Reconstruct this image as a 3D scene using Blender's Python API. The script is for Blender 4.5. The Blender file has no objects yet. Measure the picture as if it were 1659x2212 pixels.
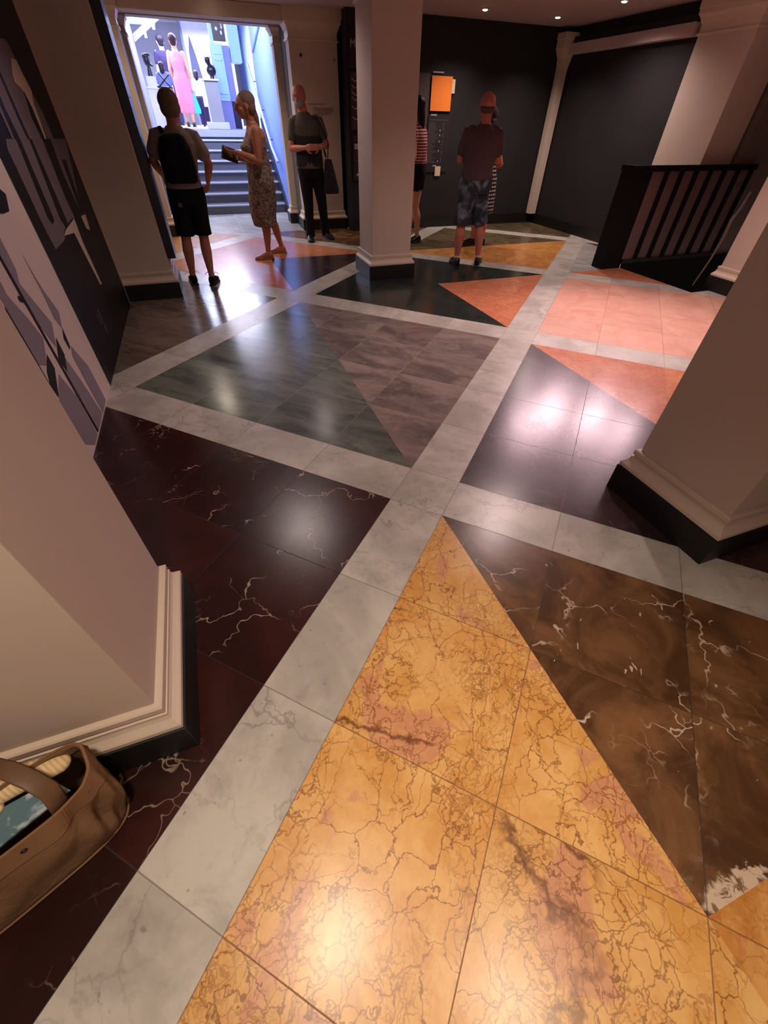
import bpy, bmesh, math, random
from mathutils import Vector, Matrix
random.seed(7)
SC = bpy.context.scene
COL = SC.collection
# ------------------------------------------------------------------ camera
cam_d = bpy.data.cameras.new('camera'); cam = bpy.data.objects.new('camera', cam_d); COL.objects.link(cam)
SC.camera = cam
Rv = Vector((0.939458, -0.342288, 0.016037)); Uv = Vector((0.227149, 0.657118, 0.718749)); Fv = Vector((0.256557, 0.671592, -0.695085))
cm = Matrix((( Rv.x, Uv.x, -Fv.x, 0.0), (Rv.y, Uv.y, -Fv.y, 0.0), (Rv.z, Uv.z, -Fv.z, 1.5), (0, 0, 0, 1)))
cam.matrix_world = cm
cam_d.sensor_fit = 'HORIZONTAL'; cam_d.sensor_width = 36.0
cam_d.lens = 878.745 / 1659.0 * 36.0
cam_d.clip_start = 0.02; cam_d.clip_end = 200
# ------------------------------------------------------------------ world, exposure
w = bpy.data.worlds.new('world'); SC.world = w; w.use_nodes = True
bg = w.node_tree.nodes['Background']; bg.inputs[0].default_value = (1.0, 0.84, 0.84, 1); bg.inputs[1].default_value = 0.38
SC.view_settings.view_transform = 'Standard'; SC.view_settings.look = 'None'
SC.view_settings.gamma = 1.0; SC.view_settings.use_curve_mapping = False
SC.view_settings.exposure = 0.5

# ------------------------------------------------------------------ materials
def lin(c):
    return tuple(((x/255.0)/12.92 if x/255.0 <= 0.04045 else ((x/255.0+0.055)/1.055)**2.4) for x in c) + (1.0,)

class NT:
    def __init__(s, name, rough=0.5, spec=0.5, metal=0.0):
        s.m = bpy.data.materials.new(name); s.m.use_nodes = True
        s.t = s.m.node_tree; s.n = s.t.nodes; s.l = s.t.links
        s.b = s.n['Principled BSDF']
        s.b.inputs['Roughness'].default_value = rough
        s.b.inputs['Specular IOR Level'].default_value = spec
        s.b.inputs['Metallic'].default_value = metal
        s.tc = None
    def put(s, sock, v):
        if hasattr(v, 'is_output') or isinstance(v, bpy.types.NodeSocket): s.l.new(v, sock)
        elif v is not None: sock.default_value = v
    def coord(s, k='Object'):
        if s.tc is None: s.tc = s.n.new('ShaderNodeTexCoord')
        return s.tc.outputs[k]
    def math(s, op, a, b=None, c=None, clamp=False):
        n = s.n.new('ShaderNodeMath'); n.operation = op; n.use_clamp = clamp
        s.put(n.inputs[0], a)
        if b is not None: s.put(n.inputs[1], b)
        if c is not None: s.put(n.inputs[2], c)
        return n.outputs[0]
    def vm(s, op, a, b=None, sc=None):
        n = s.n.new('ShaderNodeVectorMath'); n.operation = op
        s.put(n.inputs[0], a)
        if b is not None: s.put(n.inputs[1], b)
        if sc is not None: s.put(n.inputs['Scale'], sc)
        return n.outputs[0]
    def mapping(s, v, loc=(0,0,0), rot=(0,0,0), sc=(1,1,1)):
        n = s.n.new('ShaderNodeMapping'); s.put(n.inputs[0], v)
        n.inputs['Location'].default_value = loc; n.inputs['Rotation'].default_value = rot; n.inputs['Scale'].default_value = sc
        return n.outputs[0]
    def noise(s, v, scale=5, detail=3, rough=0.5, dist=0.0, out=0):
        n = s.n.new('ShaderNodeTexNoise'); s.put(n.inputs['Vector'], v)
        n.inputs['Scale'].default_value = scale; n.inputs['Detail'].default_value = detail
        n.inputs['Roughness'].default_value = rough; n.inputs['Distortion'].default_value = dist
        return n.outputs[out]
    def voro(s, v, scale=5, feat='DISTANCE_TO_EDGE', rnd=1.0, out=0):
        n = s.n.new('ShaderNodeTexVoronoi'); n.feature = feat; s.put(n.inputs['Vector'], v)
        n.inputs['Scale'].default_value = scale; n.inputs['Randomness'].default_value = rnd
        return n.outputs[out]
    def ramp(s, f, lo, hi, a=0.0, b=1.0):
        n = s.n.new('ShaderNodeMapRange'); n.interpolation_type = 'SMOOTHSTEP'
        s.put(n.inputs[0], f); n.inputs[1].default_value = lo; n.inputs[2].default_value = hi
        n.inputs[3].default_value = a; n.inputs[4].default_value = b
        return n.outputs[0]
    def mix(s, f, a, b, mode='MIX'):
        n = s.n.new('ShaderNodeMix'); n.data_type = 'RGBA'; n.blend_type = mode
        s.put(n.inputs[0], f); s.put(n.inputs[6], a); s.put(n.inputs[7], b)
        return n.outputs[2]
    def sep(s, v):
        n = s.n.new('ShaderNodeSeparateXYZ'); s.put(n.inputs[0], v); return n.outputs
    def white(s, v, out=1):
        n = s.n.new('ShaderNodeTexWhiteNoise'); n.noise_dimensions = '3D'; s.put(n.inputs[0], v); return n.outputs[out]
    def bump(s, h, strength=0.2, dist=0.01):
        n = s.n.new('ShaderNodeBump'); n.inputs['Strength'].default_value = strength; n.inputs['Distance'].default_value = dist
        s.put(n.inputs['Height'], h); s.l.new(n.outputs[0], s.b.inputs['Normal'])
    def out(s, col=None, rough=None, spec=None):
        if col is not None: s.put(s.b.inputs['Base Color'], col)
        if rough is not None: s.put(s.b.inputs['Roughness'], rough)
        return s.m

def plain(name, rgb, rough=0.6, spec=0.4, metal=0.0, var=0.06, nscale=6.0, bumps=0.0, bscale=200.0):
    t = NT(name, rough, spec, metal); c = lin(rgb)
    f = t.noise(t.coord(), nscale, 4, 0.6)
    col = t.mix(f, tuple(x*(1-var) for x in c[:3])+(1,), tuple(min(1, x*(1+var)) for x in c[:3])+(1,))
    if bumps: t.bump(t.noise(t.coord(), bscale, 3, 0.6), bumps, 0.002)
    return t.out(col)

def emis(name, rgb, strength):
    t = NT(name, 0.4); t.b.inputs['Base Color'].default_value = (0.02,0.02,0.02,1)
    t.b.inputs['Emission Color'].default_value = lin(rgb); t.b.inputs['Emission Strength'].default_value = strength
    return t.m

def tilebase(t, rotv=math.radians(45)):
    uv = t.coord('UV')
    fl = t.vm('FLOOR', uv); wn = t.white(fl)
    fr = t.vm('FRACTION', uv); x, y, _ = t.sep(fr)
    ex = t.math('MINIMUM', x, t.math('SUBTRACT', 1.0, x)); ey = t.math('MINIMUM', y, t.math('SUBTRACT', 1.0, y))
    e = t.math('MINIMUM', ex, ey)
    joint = t.ramp(e, 0.0022, 0.0042, 1.0, 0.0)
    p = t.vm('ADD', t.mapping(t.coord('Object'), rot=(0, 0, rotv)), t.vm('SCALE', wn, sc=23.0))
    return p, wn, joint

def finish_floor(t, col, wn, joint, rough, jcol=(30,24,20), tilevar=0.10, jamt=0.75, rvar=0.05):
    r, g, b = t.sep(wn)
    k = t.math('MULTIPLY_ADD', r, tilevar*2, 1.0-tilevar)
    n = t.n.new('ShaderNodeCombineXYZ'); t.put(n.inputs[0], k); t.put(n.inputs[1], k); t.put(n.inputs[2], k)
    col = t.mix(1.0, col, n.outputs[0], 'MULTIPLY')
    col = t.mix(t.math('MULTIPLY', joint, jamt), col, lin(jcol))
    smear = t.noise(t.coord('Object'), 3.0, 5, 0.65)
    rr = t.math('ADD', t.math('MULTIPLY_ADD', smear, rvar*2, rough-rvar), t.math('MULTIPLY', joint, 0.3))
    return t.out(col, rr)

def marble_white():
    t = NT('white marble', 0.3, 0.5); p, wn, j = tilebase(t)
    cl = t.noise(p, 2.2, 6, 0.62, 0.6); cl2 = t.noise(p, 9, 5, 0.7, 0.5)
    col = t.mix(t.ramp(cl, 0.38, 0.62), lin((168,161,151)), lin((194,187,177)))
    col = t.mix(t.math('MULTIPLY', t.ramp(cl2, 0.30, 0.52, 1.0, 0.0), 0.35), col, lin((132,124,116)))
    q = t.vm('ADD', t.mapping(p, sc=(1, 1.8, 1)), t.vm('SCALE', t.noise(p, 3.0, 5, 0.65, out=1), sc=0.55))
    v = t.ramp(t.voro(q, 2.6), 0.0, 0.03, 1.0, 0.0)
    v = t.math('MULTIPLY', v, t.ramp(t.noise(p, 2.0, 2), 0.45, 0.65, 0, 0.45))
    col = t.mix(v, col, lin((96,88,84)))
    sp = t.ramp(t.noise(p, 38, 2, 0.5), 0.70, 0.76, 0, 0.5)
    col = t.mix(sp, col, lin((110,104,96)))
    return finish_floor(t, col, wn, j, 0.30, tilevar=0.05, jamt=0.6, jcol=(70,60,52))

def marble_yellow(name, ya, yb, pink, vein, rough=0.30, heavy=1.0):
    t = NT(name, rough, 0.5); p, wn, j = tilebase(t)
    n1 = t.noise(p, 2.4, 6, 0.62, out=1); n2 = t.noise(p, 11, 4, 0.6, out=1)
    q = t.vm('ADD', t.vm('ADD', t.mapping(p, sc=(1.35, 1.0, 1)), t.vm('SCALE', n1, sc=0.40)), t.vm('SCALE', n2, sc=0.05))
    base = t.mix(t.ramp(t.noise(p, 5, 5, 0.65, 0.4), 0.35, 0.68), lin(ya), lin(yb))
    pn = t.noise(t.mapping(p, loc=(3,1,0), sc=(1.2,.8,1)), 2.6, 4, 0.55, 0.9)
    base = t.mix(t.ramp(pn, 0.575, 0.61, 0, 0.8), base, lin(pink))
    base = t.mix(t.ramp(t.noise(p, 30, 3, .6), 0.45, 0.7, 0, 0.22), base, lin((235,190,120)))
    v1 = t.ramp(t.voro(q, 6.4), 0.004, 0.022, 1.0, 0.0)
    v1 = t.math('MULTIPLY', v1, t.ramp(t.noise(p, 4, 3), 0.30, 0.55, 0.35, 0.9))
    v2 = t.ramp(t.voro(t.vm('ADD', q, (5, 2, 0)), 15.0), 0.008, 0.050, 1.0, 0.0)
    v2 = t.math('MULTIPLY', v2, t.ramp(t.noise(p, 2.7, 3, .5, .5), 0.38, 0.56, 0.0, 0.75))
    v3 = t.ramp(t.voro(t.vm('ADD', q, (1, 7, 0)), 27.0), 0.01, 0.08, 1.0, 0.0)
    v2 = t.math('MAXIMUM', v2, t.math('MULTIPLY', v3, t.ramp(t.noise(t.vm('ADD', p, (3,3,3)), 3.1, 3, .5, .5), 0.50, 0.62, 0.0, 0.5)))
    v = t.math('MAXIMUM', v1, v2)
    col = t.mix(t.math('MULTIPLY', v, 0.85*heavy), base, lin(vein))
    cr = t.math('MULTIPLY', t.ramp(t.voro(t.vm('ADD', t.mapping(p, sc=(0.6, 1.6, 1)), t.vm('SCALE', t.noise(p, 7, 4, .7, out=1), sc=.16)), 1.25), 0.0, 0.022, 1.0, 0.0), t.ramp(t.noise(p, 1.7, 2), 0.50, 0.60, 0, 0.8))
    col = t.mix(t.math('MULTIPLY', cr, heavy), col, lin((96,44,10)))
    return finish_floor(t, col, wn, j, rough, jcol=(110,60,25), tilevar=0.07, jamt=0.75)

def marble_dark(name, a, b, vein, rough=0.22, vs=1.6, vw=0.010, amount=0.8, cloud=2.0, chips=0.0, dark2=None, apex=False):
    t = NT(name, rough, 0.5); p, wn, j = tilebase(t)
    col = t.mix(t.ramp(t.noise(p, cloud, 6, 0.65, 0.8), 0.35, 0.68), lin(a), lin(b))
    if dark2: col = t.mix(t.ramp(t.noise(p, 6, 5, .7, 1.0), 0.55, 0.72, 0, .8), col, lin(dark2))
    q = t.vm('ADD', p, t.vm('SCALE', t.noise(p, 3.0, 4, 0.6, out=1), sc=0.42))
    v = t.ramp(t.voro(q, vs), 0.0, vw, 1.0, 0.0)
    v = t.math('MULTIPLY', v, t.ramp(t.noise(p, 3.0, 4, .6), 0.47, 0.62, 0, amount))
    vb = t.ramp(t.voro(t.vm('ADD', q, (9, 4, 0)), vs*3.2), 0.0, vw*2.2, 1.0, 0.0)
    vb = t.math('MULTIPLY', vb, t.ramp(t.noise(p, 1.8, 4, .6), 0.58, 0.68, 0, amount*0.6))
    v = t.math('MAXIMUM', v, vb)
    if chips:
        cn = t.noise(t.mapping(p, sc=(1, .6, 1)), 13, 3, 0.6, 1.5); v = t.math('MAXIMUM', v, t.ramp(cn, 0.69, 0.71, 0, chips))
        haze = t.ramp(t.noise(p, 1.5, 6, .75, 1.2), 0.56, 0.74, 0, 0.30); col = t.mix(haze, col, lin(vein))
    if apex:      # the ragged white inclusion in the stone's near corner
        o = t.coord('Object'); n = t.noise(o, 9, 5, .7, 1.2, out=1)
        d = t.n.new('ShaderNodeVectorMath'); d.operation = 'LENGTH'; t.put(d.inputs[0], t.vm('ADD', t.mapping(o, loc=(-.975*.70, .272*1.9, 0), sc=(.70, 1.9, 1)), t.vm('SCALE', t.vm('SUBTRACT', n, (.5,.5,.5)), sc=.20)))
        ap = t.ramp(d.outputs['Value'], .070, .092, .9, 0); ap = t.math('MULTIPLY', ap, t.ramp(t.noise(o, 22, 4, .7, 1), .40, .50, .1, 1)); v = t.math('MAXIMUM', v, ap)
    col = t.mix(v, col, lin(vein))
    return finish_floor(t, col, wn, j, rough, jcol=(12,9,8), tilevar=0.10, jamt=0.6)

def marble_streak(name, a, b, vein, rough=0.22, ang=0.0, sx=0.35, sy=3.2, tilevar=.12, vamt=.35):
    t = NT(name, rough, 0.5); p, wn, j = tilebase(t)
    q = t.mapping(p, rot=(0,0,ang), sc=(sx*2.2, sy*1.4, 1))
    q = t.vm('ADD', q, t.vm('SCALE', t.noise(p, 2.2, 4, 0.6, out=1), sc=0.7))
    f = t.noise(q, 1.5, 8, 0.68, 0.7)
    col = t.mix(t.ramp(f, 0.32, 0.66), lin(a), lin(b))
    v = t.ramp(t.noise(t.vm('ADD', q, (4,4,0)), 2.6, 7, 0.7, 0.9), 0.58, 0.70, 0, vamt)
    col = t.mix(v, col, lin(vein))
    return finish_floor(t, col, wn, j, rough, jcol=(150,130,115), tilevar=tilevar, jamt=0.25)

M = {}
M['white'] = marble_white()
M['yellow'] = marble_yellow('yellow veined marble', (204,146,74), (222,174,108), (198,136,102), (120,62,22), rough=.29)
M['amber'] = marble_yellow('amber marble', (184,120,54), (206,150,84), (190,112,70), (120,60,22), rough=0.24, heavy=.5)
M['orange'] = marble_yellow('orange marble', (190,110,78), (206,130,98), (194,116,86), (146,76,48), rough=0.22, heavy=.35)
M['pink'] = marble_yellow('pink marble', (206,152,134), (218,166,148), (204,144,124), (172,100,80), rough=0.30, heavy=.22)
M['red'] = marble_dark('deep red marble', (38,15,12), (58,21,17), (184,158,140), rough=0.27, vs=2.3, vw=0.011, amount=.95)
M['brown'] = marble_dark('dark brown marble', (74,48,28), (124,86,54), (206,182,158), rough=0.28, vs=2.6, vw=0.013, amount=.95, cloud=3.0, chips=.8, dark2=(70,40,14), apex=True)
M['olive'] = marble_dark('olive brown marble', (78,66,46), (112,94,66), (150,132,104), rough=0.22, vs=3, amount=.4, cloud=4)
M['purple'] = marble_dark('dark purple marble', (46,32,34), (68,50,50), (150,122,116), rough=0.245, vs=2.2, vw=.006, amount=.30, chips=.10)
M['green'] = marble_dark('dark green marble', (28,36,32), (44,50,46), (86,92,84), rough=0.2, vs=2.4, vw=.008, amount=.3)
M['greygreen'] = marble_streak('grey green marble', (66,70,66), (108,112,102), (150,150,138), rough=0.22, ang=0.5, vamt=.35)
M['greymauve'] = marble_streak('grey mauve marble', (92,80,78), (140,124,116), (156,138,126), rough=0.24, ang=-0.9, sx=.5, sy=2.0, tilevar=.2)
M['taupe'] = marble_streak('taupe marble', (84,66,60), (122,104,92), (158,138,122), rough=0.2, ang=.7, tilevar=.16)
M['palegrey'] = marble_streak('pale grey marble', (150,148,144), (186,184,178), (120,118,116), rough=0.26, ang=.3, tilevar=.06)
M['wall_cream'] = plain('cream painted plaster', (196,178,162), 0.75, 0.25, var=.03, bumps=.06, bscale=120)
M['mould'] = plain('cream painted moulding', (206,186,166), 0.5, 0.4, var=.03, nscale=20)
M['black_marble'] = marble_dark('black marble plinth', (12,10,10), (20,17,16), (90,86,76), rough=.18, vs=2, vw=.006, amount=.25)
M['black_wall'] = plain('black painted wall', (34,31,33), 0.65, 0.3, var=.12, nscale=2)
M['black_gloss'] = plain('black satin', (14,13,15), 0.35, 0.5, var=.1)
M['ceil'] = plain('mauve grey ceiling paint', (184,162,160), 0.8, 0.2, var=.05, nscale=3)
M['grey_wall'] = plain('grey wall paint', (118,106,98), 0.75, 0.2, var=.04)

# ------------------------------------------------------------------ helpers
def tag(o, label=None, cat=None, group=None, kind=None):
    if label: o['label'] = label
    if cat: o['category'] = cat
    if group: o['group'] = group
    if kind: o['kind'] = kind
    return o
def link(name, me, mats, parent=None, loc=(0,0,0), smooth=False, rot=(0,0,0)):
    if not isinstance(mats, (list, tuple)): mats = [mats]
    for m in mats: me.materials.append(m)
    if smooth:
        for p in me.polygons: p.use_smooth = True
    o = bpy.data.objects.new(name, me); COL.objects.link(o)
    o.location = loc; o.rotation_euler = rot
    if parent: o.parent = parent
    return o
def mk(name, bm, mats, parent=None, loc=(0,0,0), smooth=False, bevel=0.0, rot=(0,0,0)):
    bmesh.ops.recalc_face_normals(bm, faces=bm.faces)
    me = bpy.data.meshes.new(name); bm.to_mesh(me); bm.free()
    o = link(name, me, mats, parent, loc, smooth, rot)
    if bevel:
        b = o.modifiers.new('bevel', 'BEVEL'); b.width = bevel; b.segments = 2; b.limit_method = 'ANGLE'
    return o
def empty(name, loc=(0,0,0), rz=0):
    o = bpy.data.objects.new(name, None); COL.objects.link(o); o.location = loc; o.rotation_euler = (0,0,rz); o.empty_display_size = .1
    return o
def box(bm, x0, x1, y0, y1, z0, z1, mi=0):
    vs = [bm.verts.new((x, y, z)) for x in (x0, x1) for y in (y0, y1) for z in (z0, z1)]
    fs = [(0,1,3,2),(4,6,7,5),(0,4,5,1),(2,3,7,6),(0,2,6,4),(1,5,7,3)]
    for f in fs:
        fc = bm.faces.new([vs[i] for i in f]); fc.material_index = mi
    return vs
def boxo(name, x0, x1, y0, y1, z0, z1, mat, parent=None, loc=(0,0,0), bevel=0.0):
    bm = bmesh.new(); box(bm, x0, x1, y0, y1, z0, z1); return mk(name, bm, mat, parent, loc, bevel=bevel)
def perp(d):
    d = d.normalized(); a = Vector((0,0,1)) if abs(d.z) < .9 else Vector((1,0,0))
    s = d.cross(a).normalized(); return s, s.cross(d).normalized()
def ringloft(bm, rings, seg=16, cap=True, mi=0, power=2.0):
    """rings: (center, ax vector a, ax vector b)"""
    R = []
    for c, a, b in rings:
        row = []
        for k in range(seg):
            t = 2*math.pi*k/seg; cx, sy = math.cos(t), math.sin(t)
            if power != 2.0:
                cx = math.copysign(abs(cx)**(2/power), cx); sy = math.copysign(abs(sy)**(2/power), sy)
            row.append(bm.verts.new(Vector(c) + a*cx + b*sy))
        R.append(row)
    for i in range(len(R)-1):
        for k in range(seg):
            f = bm.faces.new((R[i][k], R[i][(k+1)%seg], R[i+1][(k+1)%seg], R[i+1][k])); f.material_index = mi
    if cap:
        f = bm.faces.new(R[0][::-1]); f.material_index = mi
        f = bm.faces.new(R[-1]); f.material_index = mi
    return R
def tube(bm, pts, rads, seg=12, round_ends=True, mi=0, flat=1.0, side=None):
    pts = [Vector(p) for p in pts]
    n = len(pts); rings = []
    if not isinstance(rads, (list, tuple)): rads = [rads]*n
    ds = []
    for i in range(n):
        if i == 0: d = pts[1]-pts[0]
        elif i == n-1: d = pts[-1]-pts[-2]
        else: d = (pts[i+1]-pts[i]).normalized() + (pts[i]-pts[i-1]).normalized()
        ds.append(d.normalized())
    s = Vector(side) if side is not None else perp(ds[0])[0]
    for i in range(n):
        d = ds[i]; s = (s - d*s.dot(d)).normalized(); u = d.cross(s).normalized()
        r = rads[i]
        if i == 0 and round_ends:
            for a in (80, 55, 28): rings.append((pts[0]-d*r*math.sin(math.radians(a)), s*r*math.cos(math.radians(a)), u*r*flat*math.cos(math.radians(a))))
        rings.append((pts[i], s*r, u*r*flat))
        if i == n-1 and round_ends:
            for a in (28, 55, 80): rings.append((pts[-1]+d*r*math.sin(math.radians(a)), s*r*math.cos(math.radians(a)), u*r*flat*math.cos(math.radians(a))))
    ringloft(bm, rings, seg, True, mi)
def ell(bm, c, a, b, d, seg=16, rings=10, mi=0):
    """ellipsoid with axis vectors a,b (ring) and d (pole)"""
    c = Vector(c); L = []
    for i in range(1, rings):
        t = -math.pi/2 + math.pi*i/rings
        L.append((c + d*math.sin(t), a*math.cos(t), b*math.cos(t)))
    L = [(c-d*0.995, a*.08, b*.08)] + L + [(c+d*0.995, a*.08, b*.08)]
    ringloft(bm, L, seg, True, mi)
def remeshed(bm, voxel, smooth_it=3):
    bmesh.ops.recalc_face_normals(bm, faces=bm.faces)
    me = bpy.data.meshes.new('tmp'); bm.to_mesh(me); bm.free()
    o = bpy.data.objects.new('tmp', me); COL.objects.link(o)
    r = o.modifiers.new('r', 'REMESH'); r.mode = 'VOXEL'; r.voxel_size = voxel
    if smooth_it:
        s = o.modifiers.new('s', 'SMOOTH'); s.factor = .5; s.iterations = smooth_it
    dg = bpy.context.evaluated_depsgraph_get()
    out = bpy.data.meshes.new_from_object(o.evaluated_get(dg))
    bpy.data.objects.remove(o); bpy.data.meshes.remove(me)
    return out
def rem(name, bm, voxel, mat, parent, loc=(0,0,0), smooth_it=3):
    return link(name, remeshed(bm, voxel, smooth_it), mat, parent, loc, True)
def poly_prism(bm, pts2, y, dy, mi=0):
    pass
MURAL= [('near', 'grey', [(2.58, 0.94), (2.567, 0.874), (2.656, 0.733), (2.702, 0.626), (2.563, 0.533), (2.469, 0.573), (2.472, 0.703), (2.48, 0.845), (2.47, 0.929)]), ('near', 'grey', [(2.64, 0.452), (2.715, 0.28), (2.714, -0.002), (2.603, 0.005), (2.423, 0.123), (2.424, 0.347), (2.495, 0.4)]), ('near', 'grey', [(2.846, 1.062), (2.831, 0.923), (2.78, 0.867), (2.892, 0.685), (2.929, 0.629), (2.806, 0.534), (2.76, 0.634), (2.7, 0.798), (2.706, 0.998)]), ('near', 'grey', [(2.85, 0.452), (2.913, 0.275), (2.975, 0.019), (2.749, 0.008), (2.726, 0.283), (2.753, 0.418)]), ('near', 'grey', [(3.022, 0.945), (3.036, 0.836), (3.064, 0.752), (3.128, 0.627), (3.045, 0.559), (3.003, 0.628), (3.021, 0.749)]), ('near', 'grey', [(3.04, 0.452), (3.159, 0.277), (3.17, 0.016), (2.994, 0.013), (2.981, 0.224), (2.98, 0.415)]), ('near', 'black', [(2.474, 0.852), (2.472, 0.703), (2.469, 0.573), (2.465, 0.47), (2.426, 0.481), (2.437, 0.572), (2.455, 0.729), (2.453, 0.823)]), ('near', 'black', [(2.63, 0.565), (2.627, 0.489), (2.476, 0.393), (2.465, 0.47), (2.518, 0.522)]), ('near', 'black', [(2.871, 0.564), (2.862, 0.471), (2.772, 0.409), (2.741, 0.488)]), ('near', 'black', [(3.045, 0.559), (3.017, 0.461), (2.988, 0.451), (2.986, 0.522)]), ('near', 'black', [(3.171, 1.21), (3.222, 1.182), (3.149, 1.12), (3.041, 1.123), (2.95, 1.141), (3.112, 1.215)]), ('near', 'black', [(2.669, 0.842), (2.722, 0.825), (2.702, 0.801), (2.665, 0.818)]), ('near', 'black', [(2.727, 1.007), (2.751, 0.018), (2.728, 0.021), (2.706, 0.998)]), ('far', 'grey', [(3.685, 1.383), (5.393, 1.331), (4.84, 0.873), (4.4, 0.907), (4.063, 0.89), (3.969, 0.848), (3.653, 0.85), (3.624, 0.967), (3.626, 1.159), (3.627, 1.344)]), ('far', 'dark', [(3.88, 1.377), (3.971, 1.374), (3.926, 0.966), (3.832, 0.957), (3.794, 1.0)]), ('far', 'dark', [(4.184, 1.367), (4.254, 1.365), (4.245, 0.895), (4.133, 0.895), (4.082, 0.952)]), ('far', 'dark', [(4.544, 1.357), (4.809, 1.349), (4.752, 1.15), (4.818, 0.866), (4.541, 0.869), (4.501, 1.023), (4.54, 1.32)]), ('far', 'dark', [(4.902, 1.224), (5.058, 1.215), (4.904, 0.869), (4.809, 0.887)]), ('far', 'pale', [(4.1, 0.884), (4.497, 0.897), (4.454, 0.753), (4.5, 0.431), (4.44, 0.441), (4.367, 0.636), (4.304, 0.834), (3.999, 0.867)]), ('far', 'pale', [(4.767, 0.874), (4.958, 0.862), (4.896, 0.757), (4.783, 0.785)]), ('far', 'grey', [(4.407, 1.816), (4.646, 1.836), (4.7, 1.82), (4.741, 1.715), (4.813, 1.594), (4.895, 1.502), (4.903, 1.424), (4.918, 1.346), (3.802, 1.379), (3.803, 1.498), (3.849, 1.558)]), ('far', 'dark', [(4.189, 1.674), (4.188, 1.63), (4.19, 1.447), (4.195, 1.368), (4.139, 1.369), (4.123, 1.458), (4.129, 1.646)]), ('far', 'dark', [(3.955, 1.567), (3.937, 1.517), (3.953, 1.423), (3.963, 1.375), (3.849, 1.378), (3.864, 1.525)]), ('far', 'dark', [(4.577, 1.602), (4.655, 1.539), (4.696, 1.462), (4.713, 1.352), (4.526, 1.358), (4.489, 1.471)]), ('far', 'pale', [(4.608, 1.748), (4.734, 1.746), (4.761, 1.68), (4.819, 1.606), (4.724, 1.539), (4.665, 1.353), (4.617, 1.355), (4.621, 1.516), (4.584, 1.588), (4.53, 1.608), (4.435, 1.633), (4.476, 1.674)])]
# ------------------------------------------------------------------ lamps in the ceiling
CEIL = 2.62
M['lamp_trim'] = plain('white lamp trim', (190,180,172), .5, .4)
def downlight(x, y, z, watts, rgb, size=150, label=None, blend=.8, glow=14, rad=.045, aim=None, group='recessed ceiling lamps'):
    r = empty('ceiling_lamp', (x, y, z)); tag(r, label, 'ceiling lamp', group)
    bm = bmesh.new()
    ringloft(bm, [((0,0,0.004), Vector((.062,0,0)), Vector((0,.062,0))), ((0,0,-.010), Vector((.060,0,0)), Vector((0,.060,0))), ((0,0,-.012), Vector((.046,0,0)), Vector((0,.046,0)))], 28)
    mk('trim_ring', bm, M['lamp_trim'], r, smooth=False)
    bm = bmesh.new(); ell(bm, (0,0,-.013), Vector((.034,0,0)), Vector((0,.034,0)), Vector((0,0,.010)), 20, 8)
    mk('bulb', bm, emis('lamp glow', rgb, glow), r, smooth=True)
    ld = bpy.data.lights.new('ceiling_lamp_light', 'SPOT'); ld.energy = watts; ld.color = tuple(lin(rgb)[:3]); ld.spot_size = math.radians(size); ld.spot_blend = blend
    ld.shadow_soft_size = rad
    lo = bpy.data.objects.new('ceiling_lamp_light', ld); COL.objects.link(lo); lo.parent = r; lo.location = (0,0,-.035)
    if aim:
        d = Vector(aim) - Vector((x, y, z)); lo.rotation_euler = d.to_track_quat('-Z', 'Y').to_euler()
    return r
WARM = (255,236,212); ROSE = (255,228,224); NEUT = (255,235,226)
downlight(4.35, 7.89, CEIL, 75, NEUT, 130, 'lit ceiling lamp nearest the middle column, leftmost of three over the black walls')
downlight(5.58, 7.91, CEIL, 45, NEUT, 120, 'lit recessed ceiling lamp nearest the corner of the two black walls')
downlight(5.62, 6.63, CEIL, 95, ROSE, 150, 'lit recessed ceiling lamp at the top edge, rightmost of three')
downlight(0.73, 8.72, CEIL, 50, WARM, 130, 'lit recessed ceiling lamp in front of the beam over the doorway')
downlight(-0.25, 0.05, CEIL, 95, WARM, 104, 'recessed ceiling lamp directly above the yellow marble, its glow mirrored in the stone', blend=.9, rad=.10)
downlight(0.71, -0.56, CEIL, 70, WARM, 84, 'recessed ceiling lamp behind the viewer, right one of the near pair', blend=.9, rad=.10)
downlight(0.35, 3.85, CEIL, 62, NEUT, 130, 'recessed ceiling lamp over the green and grey marble square', rad=.28, aim=(-.3,3.3,0))
downlight(1.25, 6.40, CEIL, 26, NEUT, 140, 'added fill lamp left of the middle column', rad=.08)  # unseen lamp added to brighten the dim floor on the middle left
downlight(-0.36, 7.98, CEIL, 34, WARM, 165, 'recessed ceiling lamp near the doorway, above the backpack man')
downlight(2.9, 3.2, CEIL, 125, ROSE, 140, 'recessed ceiling lamp above the dark purple marble')
downlight(4.6, 3.3, CEIL, 86, ROSE, 115, 'recessed ceiling lamp above the pink marble', rad=.06)
downlight(6.12, 4.30, CEIL, 105, (255,214,222), 70, 'added sheen lamp over the far right of the stairwell', rad=.24, aim=(2.6,1.8,0))  # unseen lamps from here down, added for the sheen on the purple marble
downlight(5.98, 4.92, CEIL, 150, (255,214,222), 70, 'added sheen lamp over the stairwell opening', rad=.24, aim=(2.6,2.0,0))
downlight(5.42, 5.36, CEIL, 150, (255,214,222), 70, 'added sheen lamp just beyond the stairwell railing', rad=.24, aim=(2.5,2.2,0))
downlight(4.70, 5.20, CEIL, 105, (255,214,222), 70, 'added sheen lamp over the pale band near the stairwell corner', rad=.24, aim=(2.3,2.2,0))

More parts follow.
